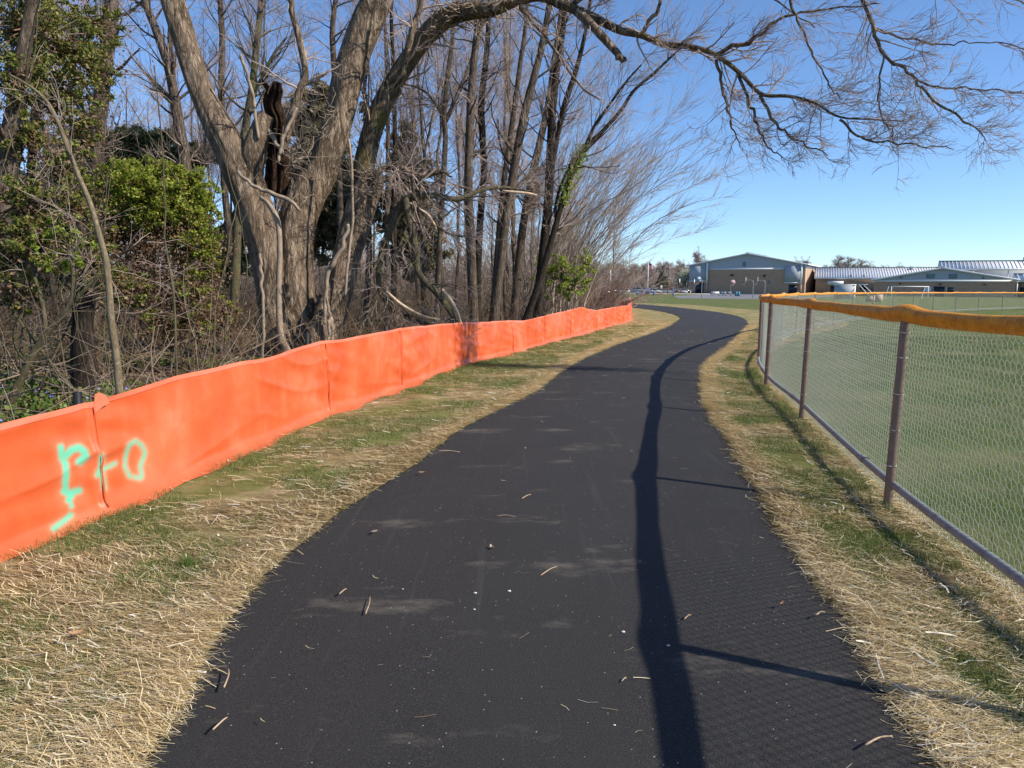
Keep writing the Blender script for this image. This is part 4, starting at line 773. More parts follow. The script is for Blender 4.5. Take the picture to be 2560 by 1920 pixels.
# ground litter: fallen sticks, leaves, periwinkle
n_ = 26000; D = 5 + 24 * rng.random(n_) ** 1.4; fx = np.interp(D, SGs[:1000, 1], SGs[:1000, 0]); x = fx - .15 - rng.random(n_) ** 1.2 * (3 + D * .75)
C = np.c_[x, D, np.abs(rng.normal(size=n_)) * .03 + .01]; tag(leaves(MB(), C, .06).build('fallen_leaves', M['deadleaf']), 'brown fallen leaves carpeting the wood floor', 'leaf litter', kind='stuff')
n_ = 34000; D = 4.2 + 13 * rng.random(n_) ** 1.3; fx = np.interp(D, SGs[:1000, 1], SGs[:1000, 0]); x = fx - .12 - rng.random(n_) * (2.5 + D * .6); kp = vnoise(x * .8, D * .8, 2) + .35 * (D < 9) > .0; x, D = x[kp], D[kp]
C = np.c_[x, D, rng.random(len(x)) * .14]; tag(leaves(MB(), C, .05).build('periwinkle', M['peri']), 'low green periwinkle carpet behind the orange fence', 'ground cover', kind='stuff')
sel = rng.random(len(C)) < .03; Cf = C[sel]; Cf[:, 2] += .06; tag(leaves(MB(), Cf, .045, 1).build('periwinkle_flowers', M['flower']), 'small violet flowers dotted over the periwinkle', 'flowers', kind='stuff')
b = MB(); n_ = 420; D = rng.uniform(5, 20, n_); fx = np.interp(D, SGs[:1000, 1], SGs[:1000, 0]); x = fx - .4 - rng.random(n_) * (2 + D * .6); P = np.empty((n_, 6, 3)); P[:, 0] = np.c_[x, D, rng.random(n_) * .25 + .03]; d = rng.normal(size=(n_, 3)) * [1, 1, .15]; d /= np.linalg.norm(d, axis=1, keepdims=True); L = rng.uniform(.4, 2, n_)
for k in range(1, 6): d = d + rng.normal(size=(n_, 3)) * [.15, .15, .08]; d /= np.linalg.norm(d, axis=1, keepdims=True); P[:, k] = P[:, k - 1] + d * (L / 5)[:, None]
fx = np.interp(P[..., 1], SGs[:1000, 1], SGs[:1000, 0]); P[..., 0] = np.minimum(P[..., 0], fx - .2); P[..., 2] = np.abs(P[..., 2]) + .01
b.tubes(P, rng.uniform(.003, .014, n_)[:, None] * np.linspace(1, .5, 6), 5); tag(b.build('fallen_sticks', M['midtwig'], smooth=True), 'grey fallen sticks lying about the wood floor', 'sticks', kind='stuff')

# ================================================================ STRAW, GRASS BLADES ON THE VERGES
def inpoly_strip(A, B, n_, ymax, near_pow=2.2):
    """random points between two edge polylines, denser near the camera"""
    ys = 1.6 + (ymax - 1.6) * rng.random(n_) ** near_pow
    a = np.interp(ys, A[:, 1], A[:, 0]); c = np.interp(ys, B[:, 1], B[:, 0]); return ys, a, c
LpN = Lp[(np.gradient(Lp[:, 1]) > 0) & (Lp[:, 1] < 45)]; RpN = Rp[(np.gradient(Rp[:, 1]) > 0) & (Rp[:, 1] < 45)]; SGn = SGs[:900]; SGn = SGn[SGn[:, 1] < 48]; FSn = FS[FS[:, 1] < 46]
def straws(n_, A, B, ymax, side, npw, w0=.0027, l0=.12, zmax=.03, epow=.5, lay=0, mat='straw', name='straw', label='', spill=0):
    ys, a, c = inpoly_strip(A, B, n_, ymax, npw)
    u = rng.random(n_) ** epow if side > 0 else 1 - rng.random(n_) ** epow      # bias towards the path edge
    x = a + (c - a) * u; 
    if spill: x = x + side * np.abs(rng.normal(size=n_)) * spill * (rng.random(n_) < .25)
    if name == 'straw_mulch' and epow > .55: kp = (vnoise(x * 2.1, ys * 2.1, 4.4) + .5 * vnoise(x * 6, ys * 6, 1.4) + .25 > -.25 + .5 * rng.random(n_)) | (spill > .04); x, ys = x[kp], ys[kp]; n_ = len(x)
    wc = np.maximum(1, ys / 9.) ; L = l0 * rng.uniform(.3, 1.5, n_) * wc ** .5; az = rng.normal(size=n_) * .45 + .35 * vnoise(x * 1.3, ys * 1.3, 6) + (.12 if side > 0 else -.2) + (rng.random(n_) < .2) * rng.uniform(0, 3.1, n_)
    dx, dy = np.cos(az), np.sin(az); til = rng.normal(size=n_) * .10; z = np.abs(rng.normal(size=n_)) * zmax + .004
    W_ = w0 * rng.uniform(.5, 1.5, n_) * wc; bend = rng.normal(size=n_) * .12
    V = np.empty((n_, 6, 3))
    for k, tt in enumerate((-.5, 0, .5)):
        bx = bend * (1 - 4 * tt * tt) * L
        cx_ = x + dx * L * tt - dy * bx; cy = ys + dy * L * tt + dx * bx; cz = np.maximum(z + til * L * tt, .003)
        V[:, 2 * k] = np.c_[cx_ - dy * W_ / 2, cy + dx * W_ / 2, cz]; V[:, 2 * k + 1] = np.c_[cx_ + dy * W_ / 2, cy - dx * W_ / 2, cz + W_ * .3]
    i = np.arange(n_)[:, None] * 6; Q = np.concatenate([i + [0, 1, 3, 2], i + [2, 3, 5, 4]])
    b = MB(); b.quads(V.reshape(-1, 3), Q); return tag(b.build(name, M[mat]), label, 'straw', kind='stuff')
straws(95000, SGn, LpN, 34, 1, 1.9, zmax=.012, epow=.6, label='loose straw mulch scattered left of the path', name='straw_mulch', spill=.03)
straws(56000, LpN - [.36, 0], LpN - [.02, 0], 30, 1, 1.7, zmax=.022, epow=.6, label='thick band of straw along the left edge of the path', name='straw_mulch', spill=.05)
straws(70000, RpN, FSn + [.22, 0], 34, -1, 1.9, zmax=.012, epow=.75, label='loose straw mulch between the path and the chain-link fence', name='straw_mulch', spill=.03)
straws(44000, RpN + [.03, 0], RpN + [.31, 0], 30, -1, 1.7, zmax=.022, epow=.6, label='thick band of straw along the right edge of the path', name='straw_mulch', spill=.05)
straws(9000, FSn - [.10, 0], FSn + [.10, 0], 22, 1, 1.6, zmax=.016, label='straw heaped along the foot of the chain-link fence', name='straw_mulch')
M['palestalk'] = leafmat('pale_stalk', [(0, (.80, .72, .52)), (1, (.92, .90, .84))], .1)
straws(900, SGn, LpN, 16, 1, 1.5, w0=.006, l0=.085, zmax=.02, epow=.5, mat='palestalk', name='pale_stalks', label='bleached broad straw pieces lying on top left of the path')
straws(700, RpN, FSn, 16, -1, 1.5, w0=.006, l0=.085, zmax=.02, epow=.5, mat='palestalk', name='pale_stalks', label='bleached broad straw pieces lying on top right of the path')
straws(300, LpN, RpN, 26, 1, 1.3, w0=.0024, l0=.055, zmax=.0, epow=1, label='stray bits of straw blown onto the asphalt', name='stray_straw')
o = bpy.data.objects['stray_straw']; o.location.z = .042
def blades(n_, A, B, ymax, npw, h, thr, sc, name, label, mat='grassblade', seed=1., zt=0):
    ys, a, c = inpoly_strip(A, B, n_, ymax, npw); x = a + (c - a) * rng.random(n_)
    kp = vnoise(x * sc, ys * sc, seed) + .5 * vnoise(x * sc * 3, ys * sc * 3, seed + 3) + rng.normal(size=n_) * .22 > thr; x, ys = x[kp], ys[kp]; n_ = len(x); wc = np.maximum(1, ys / 8.)
    a = rng.uniform(0, 6.28, n_); hh = h * rng.uniform(.4, 1.3, n_); ln_ = hh * rng.uniform(.2, .9, n_); b2 = rng.uniform(0, 6.28, n_); W_ = .0035 * wc
    p = np.c_[x, ys, np.zeros(n_)]; s_ = np.c_[np.cos(a), np.sin(a), 0 * a] * W_[:, None] / 2; tp = p + np.c_[np.cos(b2) * ln_, np.sin(b2) * ln_, hh]
    V = np.stack([p - s_, p + s_, tp + s_ * .25, tp - s_ * .25], 1).reshape(-1, 3); b = MB(); b.quads(V, np.arange(n_ * 4).reshape(-1, 4)); return tag(b.build(name, M[mat]), label, 'grass', kind='stuff')
blades(220000, SGn, LpN - [.15, 0], 30, 1.8, .034, -.02, 1.6, 'young_grass', 'thin new grass coming up through the straw left of the path')
blades(130000, RpN + [.15, 0], FSn, 30, 1.8, .032, -.05, 1.9, 'young_grass', 'thin new grass coming up through the straw beside the chain-link fence', seed=5.)
FF = FSn[FSn[:, 1] > 1.5]
blades(150000, FF + [.05, 0], FF * [1, 1] + [7, 0], 24, 1.5, .045, -.12, 1.2, 'field_grass_blades', 'short grass blades of the ball field behind the fence', seed=8.)
blades(4500, FSn - [.22, 0], FSn - [.02, 0], 14, 1.2, .07, .12, 2.6, 'weeds', 'green weeds along the foot of the chain-link fence', seed=2.)
# one tuft and some fallen leaves, twigs and pebbles one can count
b = MB(); g = gnd(467, 1418); n_ = 260; a = rng.uniform(0, 6.28, n_); p = np.c_[g[0] + rng.normal(size=n_) * .018, g[1] + rng.normal(size=n_) * .018, np.zeros(n_)]; s_ = np.c_[np.cos(a), np.sin(a), 0 * a] * .0015; tp = p + np.c_[rng.normal(size=n_) * .02, rng.normal(size=n_) * .02, rng.uniform(.03, .075, n_)]
b.quads(np.stack([p - s_, p + s_, tp + s_ * .2, tp - s_ * .2], 1).reshape(-1, 3), np.arange(n_ * 4).reshape(-1, 4)); tag(b.build('grass_tuft', M['grassblade']), 'lone bright green grass tuft in the straw left of the path', 'grass tuft')
M['oakleaf'] = plain('oak_leaf', (.42, .24, .13), .7, sc=40, var=.2); M['greyleaf'] = plain('grey_leaf', (.28, .22, .17), .8, sc=40, var=.3)
def leaf(px, py, size, rot, lobes, mat, label, z=.045, curl=.25):
    g = gnd(px, py, z); n_ = 28; a = np.linspace(0, 2 * math.pi, n_, endpoint=False); r_ = size * (.6 + .3 * np.abs(np.cos(a * lobes / 2)) ** .6); x = np.cos(a) * r_ * 1.25; y = np.sin(a) * r_ * .8
    b = MB(); rings = []
    for f in (1, .55): 
        xx, yy = x * f, y * f; zz = curl * (np.abs(yy) * .9 + xx * xx / size) ; c, s_ = math.cos(rot), math.sin(rot); rings.append(np.c_[g[0] + xx * c - yy * s_, g[1] + xx * s_ + yy * c, z + zz])
    cen = np.array([[g[0], g[1], z]]); i0 = b.verts(np.concatenate(rings + [cen]))
    for k in range(n_): k2 = (k + 1) % n_; b.f.append([k, k2, n_ + k2, n_ + k]); b.f.append([n_ + k, n_ + k2, 2 * n_])
    o = b.build('fallen_leaf', M[mat], smooth=True); tag(o, label, 'leaf', 'fallen leaves on and beside the path'); return o
leaf(191, 1583, .028, .4, 7, 'oakleaf', 'tan lobed oak leaf lying in the straw at the lower left', .035)
leaf(1054, 1181, .022, .2, 5, 'oakleaf', 'curled tan leaf on the asphalt near its left edge')
leaf(936, 1328, .022, .9, 5, 'greyleaf', 'flat grey leaf on the left side of the asphalt', curl=.1)
leaf(1230, 1371, .018, 2.0, 3, 'greyleaf', 'crumpled dark leaf in the middle of the asphalt', curl=.8)
leaf(800, 1165, .024, 1.0, 7, 'oakleaf', 'orange-tan leaf in the grass between path and orange fence', .04)
leaf(1955, 1512, .014, .8, 3, 'oakleaf', 'small curled leaf right of the fence shadow on the asphalt', curl=.8)
leaf(700, 1205, .02, .1, 5, 'oakleaf', 'small brown leaf in the grass below the orange fence', .04)
M['pebble'] = plain('white_pebble', (.55, .53, .48), .7, sc=60, var=.2)
def pebble(px, py, s_, label):
    g = gnd(px, py, .045); b = MB(); u = np.linspace(0, math.pi, 7); c = np.stack([g[0] + np.cos(u) * s_, g[1] + 0 * u, .044 + 0 * u], -1); b.tubes(c, np.sin(u) * s_ * .55 + 1e-5, 9)
    o = b.build('pebble', M['pebble'], smooth=True); tag(o, label, 'pebble', 'pale pebbles on the path')
pebble(1188, 1482, .009, 'white pebble, left one of two near the middle of the asphalt'); pebble(1273, 1477, .009, 'white pebble, right one of two near the middle of the asphalt')
pebble(1558, 1579, .009, 'cream oval pebble just left of the broad fence shadow'); pebble(1671, 1613, .008, 'small grey chip inside the broad fence shadow'); pebble(1536, 1812, .005, 'tiny white pebble low down beside the broad fence shadow'); pebble(1007, 1472, .005, 'tiny white pebble left of the pair on the asphalt')
pebble(1186, 1523, .006, 'small pale chip just below the left white pebble')
M['stick'] = plain('dry_twig', (.40, .29, .19), .8, sc=30, var=.25)
def twig_(px0, py0, px1, py1, r_, label):
    a, c = gnd(px0, py0, .047), gnd(px1, py1, .047); mid = (a + c) / 2 + np.array([.006, .008, .006]); P = smoothpoly(np.array([a, mid, c]), 8); b = MB(); b.tubes(P, np.linspace(r_, r_ * .6, 8), 6, True)
    tag(b.build('twig', M['stick'], smooth=True), label, 'twig', 'loose twigs on the path')
twig_(1352, 1438, 1392, 1416, .003, 'short bent twig in the middle of the asphalt'); twig_(914, 1534, 925, 1492, .003, 'forked twig on the left of the asphalt'); twig_(1305, 1246, 1327, 1236, .0035, 'straw-coloured stick on the upper middle of the asphalt')
twig_(1242, 1289, 1288, 1292, .002, 'thin reddish twig lying across the upper middle of the asphalt'); twig_(848, 1485, 866, 1472, .0035, 'short pale stick left of the forked twig'); twig_(560, 1718, 571, 1672, .0035, 'upright-lying straw stick at the lower left edge of the asphalt'); twig_(532, 1824, 568, 1793, .0035, 'pale stick near the bottom left of the asphalt')
twig_(1711, 1547, 1728, 1538, .003, 'short stick just right of the broad fence shadow'); twig_(1554, 1703, 1566, 1697, .0025, 'tiny orange stick left of the broad fence shadow'); twig_(1093, 1127, 1150, 1130, .005, 'brown stick at the left edge of the asphalt beyond the sandy patch')
twig_(2162, 1863, 2230, 1840, .004, 'white stalk sticking out of the straw at the lower right'); twig_(2040, 1537, 2062, 1531, .004, 'white stalk end at the right edge of the asphalt'); twig_(2240, 1535, 2330, 1540, .005, 'grey dead stick in the grass beside the chain-link fence')

# ================================================================ SCHOOL AND GROUNDS
M['brick'] = plain('brown_brick', (.40, .26, .18), .9, sc=1.5, var=.12); M['tanbrick'] = plain('tan_brick', (.46, .33, .24), .9, sc=1.5, var=.1)
def ribbed(name, c, sc, ax=(1, 0, 0), metal=0., rough=.5):
    n = N(name); w_ = n.n('ShaderNodeTexWave', wave_type='BANDS', bands_direction='X', wave_profile='SAW'); w_.inputs['Scale'].default_value = sc; n.l(n.tc.outputs['UV'], w_.inputs['Vector'])
    col = n.mix(n.math('GREATER_THAN', w_.outputs[1], .86), c, tuple(np.array(c) * .55)); f = n.noise(.3, None, 4); col = n.mix(n.math('MULTIPLY', f, .25), col, tuple(np.array(c) * .75)); return n.fin(col, rough, None, .4, metal)
M['siding'] = plain('grey_blue_siding', (.34, .37, .41), .6, sc=1, var=.05); M['roofm'] = plain('silver_roof_metal', (.74, .74, .73), .45, .1, sc=1, var=.06); M['trim'] = plain('pale_blue_trim', (.62, .64, .66), .5, var=.04)
M['ridge'] = plain('teal_ridge_cap', (.14, .22, .25), .5); M['doorp'] = plain('navy_door', (.018, .022, .035), .5); M['seamm'] = plain('roof_seam', (.62, .63, .64), .5, .1)
ZA = np.array([0, 0, 1.])
def bframe(px, D, az):
    x = (px - 1280) / F * (D * 1.0086); O = np.array([x, D, 0.]); a = math.radians(az); return O, np.array([math.sin(a), math.cos(a), 0]), np.array([-math.cos(a), math.sin(a), 0])   # X along facade (to the right), Y into depth
def P3(O, X, Y, x, y, z): return O + X * x + Y * y + ZA * z
def gable(name, label, px, D, w_, d_, eave, apex, az=120, apx=.5, over=.9, wallmat='brick', sidemat='tanbrick', seams=0, split=None, lift=0.):
    O, X, Y = bframe(px, D, az); t = thing(name, label, 'building', O); q = lambda x, y, z: P3(O, X, Y, x, y, z)
    b = MB(); b.poly(q(0, 0, 0), q(w_, 0, 0), q(w_, 0, split), q(0, 0, split)); b.build('front_wall', M[wallmat], t)
    b = MB(); b.poly(q(0, 0, split), q(w_, 0, split), q(w_, 0, eave), q(apx * w_, 0, apex), q(0, 0, eave)); b.build('gable_siding', M['siding'], t)
    b = MB(); b.poly(q(w_, 0, 0), q(w_, d_, 0), q(w_, d_, eave), q(w_, 0, eave)); b.build('side_wall', M[sidemat], t)
    b = MB(); b.poly(q(w_, d_, 0), q(0, d_, 0), q(0, d_, eave), q(apx * w_, d_, apex), q(w_, d_, eave)); b.poly(q(0, d_, 0), q(0, 0, 0), q(0, 0, eave), q(0, d_, eave)); b.build('rear_wall', M[wallmat], t)
    b = MB(); th_ = .35; sl_ = (apex - eave) / (apx * w_); sr = (apex - eave) / ((1 - apx) * w_)
    for (xa, za, xb, zb) in ((-over, eave - over * sl_, apx * w_, apex), (apx * w_, apex, w_ + over, eave - over * sr)):
        A = [q(xa, -over, za + .02), q(xb, -over, zb + .02), q(xb, d_ + over, zb + .02), q(xa, d_ + over, za + .02)]; B = [p + ZA * th_ for p in A]; i = b.verts(A + B)
        for f in ((3, 2, 1, 0), (4, 5, 6, 7), (0, 1, 5, 4), (1, 2, 6, 5), (2, 3, 7, 6), (3, 0, 4, 7)): b.f.append([i + k for k in f])
    rf = b.build('roof', M['roofm'], t)
    b = MB(); b.obox(O, X, Y, apx * w_ - .5, apx * w_ + .5, -over - .05, d_ + over, apex + th_ - .15, apex + th_ + .12); b.build('ridge_cap', M['ridge'], rf)
    b = MB()
    for (xa, za, xb, zb) in ((-over, eave - over * sl_, apx * w_, apex), (apx * w_, apex, w_ + over, eave - over * sr)):
        A = [q(xa, -over - .06, za - .05), q(xb, -over - .06, zb - .05), q(xb, -over - .06, zb + .34), q(xa, -over - .06, za + .34)]; B = [p + Y * .05 for p in A]; i = b.verts(A + B)
        for f in ((0, 1, 2, 3), (7, 6, 5, 4), (0, 4, 5, 1), (2, 6, 7, 3)): b.f.append([i + k for k in f])
    b.build('fascia', M['trim'], rf)
    return t, O, X, Y
def addbox(t, O, X, Y, nm, mat, *e):
    b = MB(); b.obox(O, X, Y, *e); return b.build(nm, M[mat], t)
t, O, X, Y = gable('gymnasium', 'big brown brick gymnasium with grey metal gable, left of the school buildings', 1713, 245, 35.8, 25, 8.9, 12.4, 120, .52, .9, split=7.6)
A_ = lambda nm, mat, *e: addbox(t, O, X, Y, nm, mat, *e)
A_('siding_bay', 'siding', .25, 5.6, -.45, -.02, 4.1, 8.75); A_('siding_bay', 'siding', 29.9, 34.4, -.45, -.02, 3.6, 8.6)
A_('bay_ledge', 'trim', .2, 5.7, -.6, -.46, 3.8, 4.15); A_('bay_ledge', 'trim', 29.8, 34.5, -.6, -.46, 3.3, 3.65)
A_('band', 'trim', 5.8, 29.8, -.12, -.02, 7.5, 8.05)
A_('downspout', 'white', 5.75, 6.25, -.75, -.47, 3.2, 9.7); A_('downspout', 'tanbrick', 5.8, 6.2, -.6, -.25, 0, 3.2); A_('downspout', 'white', 34.5, 35.0, -.75, -.47, 3.0, 9.1); A_('downspout', 'tanbrick', 34.55, 34.95, -.6, -.25, 0, 3.0)
A_('entrance', 'doorp', 2.2, 4.9, -.10, .05, 0, 3.3); A_('entrance', 'doorp', 31.2, 33.6, -.10, .05, 0, 2.9)
A_('louvre', 'ridge', 17.0, 18.0, -.10, -.02, 8.6, 10.0); A_('wall_light', 'doorp', 13.5, 14.3, -.5, -.05, 5.6, 6.1); A_('wall_light', 'doorp', 23.5, 24.2, -.5, -.05, 5.4, 5.9); A_('wall_light', 'white', 3.0, 3.3, -.6, -.46, 4.6, 4.9)
A_('side_trim', 'trim', 35.82, 35.95, -.9, 25, 8.0, 8.6); A_('door', 'ridge', 25.0, 25.6, -.06, .02, 3.3, 4.2)
for k in range(4): A_('pilaster', 'brick', 35.81, 35.87, 4 + k * 5.2, 4.15 + k * 5.2, 0, 8)
t, O, X, Y = gable('school_wing', 'low gabled school wing with two louvres and a dark double door', 2168, 186, 29.3, 20, 3.85, 6.6, 120, .5, .7, split=3.6)
A_('louvre', 'ridge', 11.2, 13.0, -.10, -.02, 4.35, 5.35); A_('louvre', 'ridge', 15.9, 17.6, -.10, -.02, 4.3, 5.3); A_('vent', 'ridge', 5.6, 6.1, -.1, -.02, 4.3, 4.75); A_('vent', 'ridge', 22.6, 23.1, -.1, -.02, 4.2, 4.6)
A_('band', 'trim', -.6, 29.9, -.22, -.02, 3.45, 3.95); A_('door', 'doorp', 13.0, 15.2, -.10, .05, 0, 2.4); A_('window', 'glass', 15.7, 17.0, -.10, .05, 1.0, 2.2); A_('window_frame', 'white', 15.6, 15.72, -.12, .05, .9, 2.3); A_('window', 'trim', 11.2, 12.4, -.08, .05, .6, 2.3)
A_('wall_light', 'doorp', 5.5, 5.9, -.4, -.05, 2.9, 3.2); A_('wall_light', 'doorp', 14.0, 14.5, -.4, -.05, 2.8, 3.1); A_('wall_light', 'doorp', 23, 23.4, -.4, -.05, 2.7, 3.0)
# long central building with the bright roof slope towards us
def slope_building(name, label, px, D, w_, d_, eave, ridge_z, az, wall, seam_n, wall_top=None, over=.5):
    O, X, Y = bframe(px, D, az); t = thing(name, label, 'building', O); q = lambda x, y, z: P3(O, X, Y, x, y, z)
    b = MB(); b.obox(O, X, Y, 0, w_, 0, d_, 0, eave - .02); b.build('wall', M[wall], t); b = MB()
    A = [q(-over, -over, eave), q(w_ + over, -over, eave), q(w_ + over, d_ / 2, ridge_z), q(-over, d_ / 2, ridge_z)]; Bq = [q(-over, d_ / 2, ridge_z), q(w_ + over, d_ / 2, ridge_z), q(w_ + over, d_ + over, eave), q(-over, d_ + over, eave)]
    for A in (A, Bq):
        i = b.verts(A + [p + ZA * .2 for p in A])
        for f in ((3, 2, 1, 0), (4, 5, 6, 7), (0, 1, 5, 4), (1, 2, 6, 5), (2, 3, 7, 6), (3, 0, 4, 7)): b.f.append([i + k for k in f])
    b.poly(q(0, 0, eave), q(0, d_, eave), q(0, d_ / 2, ridge_z)); b.poly(q(w_, 0, eave), q(w_, d_ / 2, ridge_z), q(w_, d_, eave)); rf = b.build('roof', M['roofm'], t)
    b = MB(); ln_ = d_ / 2 + over
    for k in range(seam_n):
        x = -over + (w_ + 2 * over) * (k + .5) / seam_n; p0, p1 = q(x, -over, eave + .2), q(x, d_ / 2, ridge_z + .2); i = b.verts([p0, p0 + X * .14, p0 + X * .14 + ZA * .13, p0 + ZA * .13, p1, p1 + X * .14, p1 + X * .14 + ZA * .13, p1 + ZA * .13])
        for f in ((0, 1, 2, 3), (7, 6, 5, 4), (0, 3, 7, 4), (1, 5, 6, 2), (3, 2, 6, 7)): b.f.append([i + k2 for k2 in f])
    b.build('standing_seams', M['seamm'], rf); addbox(rf, O, X, Y, 'gutter', 'trim', -over, w_ + over, -over - .18, -over - .01, eave - .25, eave + .12); addbox(rf, O, X, Y, 'ridge_cap', 'ridge', -over, w_ + over, d_ / 2 - .35, d_ / 2 + .35, ridge_z + .2, ridge_z + .42)
    return t, O, X, Y, rf
t, O, X, Y, rf = slope_building('school_building', 'long school building with bright silver metal roof between gym and gabled wing', 2024, 228, 42, 22, 4.9, 8.1, 112, 'brick', 60)
for x0, y0, s_ in ((26, 8, 1.3), (37, 8.5, 1.0)): addbox(rf, O, X, Y, 'roof_unit', 'siding', x0, x0 + s_ * 1.2, y0, y0 + s_, 6.2, 6.9 + s_)
for x0 in (9.5, 13.0): addbox(rf, O, X, Y, 'roof_vent', 'galv', x0, x0 + .7, .2, .9, 5.1, 6.0)
addbox(rf, O, X, Y, 'roof_vent', 'white', 31.5, 32.1, 4, 4.6, 6, 7)
addbox(t, O, X, Y, 'awning', 'white', 3.4, 7.6, -2.2, -.2, 3.4, 3.75); addbox(t, O, X, Y, 'awning', 'trim', 3.3, 7.7, -2.3, -2.2, 3.0, 4.0); addbox(t, O, X, Y, 'door', 'doorp', 4.2, 6.8, -.10, .05, 0, 2.6); addbox(t, O, X, Y, 'window', 'doorp', 12.4, 14.2, -.10, .05, 1.6, 3.1); addbox(t, O, X, Y, 'door', 'doorp', 9.0, 9.7, -.10, .05, 0, 2.8)
addbox(t, O, X, Y, 'lit_return_wall', 'tanbrick', 17.5, 18.3, -7, -.05, 0, 4.5)
O2, X2, Y2 = bframe(2030, 246, 120); t = thing('annex', 'small flat-roofed tan brick annex tucked against the gym side', 'building', O2); b = MB(); b.obox(O2, X2, Y2, 0, 2.6, -2, 4, 0, 4.1); b.build('wall', M['tanbrick'], t); b = MB(); b.obox(O2, X2, Y2, -.2, 2.9, -2.3, 4.3, 4.12, 5.1); b.build('roof', M['white'], t)
b = MB(); b.obox(O2, X2, Y2, 1.2, 1.5, -2.35, -2.02, 2.9, 3.3); b.build('wall_light', M['doorp'], t)
t, O, X, Y, rf = slope_building('school_hall', 'tall school hall with ribbed silver roof rising behind the gabled wing', 2331, 222, 28.5, 14, 7.6, 10.0, 116, 'siding', 30)
addbox(rf, O, X, Y, 'roof_vent', 'galv', 20.9, 21.7, 6.2, 7.2, 10.2, 11.2)
for k in range(3): addbox(t, O, X, Y, 'downspout', 'trim', 9.5 * k + 7, 9.5 * k + 7.2, -.3, -.02, 0, 7.5)
t, O, X, Y, rf = slope_building('school_wing', 'low school wing at the right edge of the photo, beyond the white corner post', 2521, 172, 24, 16, 3.7, 5.2, 120, 'brick', 22)
addbox(t, O, X, Y, 'corner_post', 'white', -.35, -.05, -.6, -.35, 0, 3.6); addbox(t, O, X, Y, 'entrance', 'doorp', .4, 3.2, -.1, .05, 0, 2.3); addbox(t, O, X, Y, 'wall_light', 'doorp', 1.5, 1.9, -.35, -.05, 2.7, 2.95)

# ---- cars
M['carbody'] = {}
def carmat(nm, c): 
    n = N(nm); n.b.inputs['Coat Weight'].default_value = .6; n.b.inputs['Coat Roughness'].default_value = .08; return n.fin(c, .35, None, .5)
def make_car(loc, rz, label, mat, L=4.6, W=1.8, Hh=1.45, suv=False):
    t = thing('parked_car', label, 'car', (0, 0, 0), 'cars parked in the school car park')
    if suv: low = [(-.5, .28), (-.5, .62), (-.49, .64), (.5, .62), (.5, .3), (.47, .24), (-.47, .24)]; cab = (-.485, .22, -.44, .09)
    else: low = [(-.5, .3), (-.5, .60), (-.40, .66), (.30, .64), (.49, .50), (.5, .28), (.47, .2), (-.47, .2)]; cab = (-.42, .20, -.27, .04)
    pr = [(a * L, z * Hh) for a, z in low]; b = MB()
    sec = [(-.5, .90), (-.46, 1), (.46, 1), (.5, .90)]
    rings = [b.verts([(x * (1 if abs(y) < .48 else .985), y * W, z if k not in (0, 3) or z < .5 * Hh else z - .04) for x, z in pr]) for k, (y, q) in enumerate(sec)]
    m_ = len(pr)
    for k in range(3):
        for i in range(m_): j = (i + 1) % m_; b.f.append([rings[k] + i, rings[k] + j, rings[k + 1] + j, rings[k + 1] + i])
    b.f.append([rings[0] + i for i in range(m_)][::-1]); b.f.append([rings[3] + i for i in range(m_)]); b.build('body', mat, t)
    x0, x1, x2, x3 = [q * L for q in cab]; zb, zt = .63 * Hh, .965 * Hh; yb, yt = .46 * W, .36 * W
    V = [(x0, -yb, zb), (x1, -yb, zb), (x1, yb, zb), (x0, yb, zb), (x2, -yt, zt), (x3, -yt, zt), (x3, yt, zt), (x2, yt, zt)]
    b = MB(); i = b.verts(V)
    for f in ((4, 5, 6, 7), (0, 1, 5, 4), (1, 2, 6, 5), (2, 3, 7, 6), (3, 0, 4, 7)): b.f.append([i + k for k in f])
    b.build('windows', M['glass'], t)
    b = MB(); b.box(x2 - .06, x3 + .06, -yt - .03, yt + .03, zt - .01, zt + .05)
    for sx_ in (x2 * .5 + x3 * .5,): 
        for s_ in (-1, 1): b.tubes(np.array([(sx_, s_ * yb * 1.01, zb), (sx_, s_ * yt * 1.02, zt)]), [.05, .05], 4)
    b.build('roof', mat, t)
    for sx_ in (-.31, .31):
        for s_ in (-1, 1):
            b = MB(); b.tubes(np.array([(sx_ * L, s_ * W * .5 - s_ * .2, .33), (sx_ * L, s_ * W * .51, .33)]), [.33, .33], 18, True); wh_ = b.build('wheel', M['tyre'], t, False)
            b = MB(); b.tubes(np.array([(sx_ * L, s_ * W * .505, .33), (sx_ * L, s_ * W * .518, .33)]), [.2, .18], 12, True); b.build('rim', M['chrome'], wh_)
    b = MB(); b.box(L * .485, L * .502, -.42 * W, -.26 * W, .42 * Hh, .50 * Hh); b.build('headlight', M['white'], t); b = MB(); b.box(L * .485, L * .502, .26 * W, .42 * W, .42 * Hh, .50 * Hh); b.build('headlight', M['white'], t)
    t.location = loc; t.rotation_euler[2] = rz; return t
cw_ = carmat('car_white', (.62, .62, .60)); cs = carmat('car_silver', (.30, .34, .38)); cb = carmat('car_blue', (.012, .05, .22)); cg = carmat('car_dark', (.02, .024, .03)); cr2 = carmat('car_teal', (.22, .32, .35)); cmr = carmat('car_maroon', (.08, .03, .05))
def carat(px, D, rz, lab, mat, **k): x = (px - 1280) / F * D * 1.0086; return make_car((x, D, 0.0), rz, lab, mat, **k)
carat(1566, 226, .25, 'white saloon parked leftmost of the open car row', cw_)
carat(1590, 219, -.35, 'silver blue SUV with dark roof, largest in the car row', cs, L=4.9, Hh=1.9, W=1.95, suv=True)
carat(1616, 222, .1, 'bright blue car just right of the flagpole', cb)
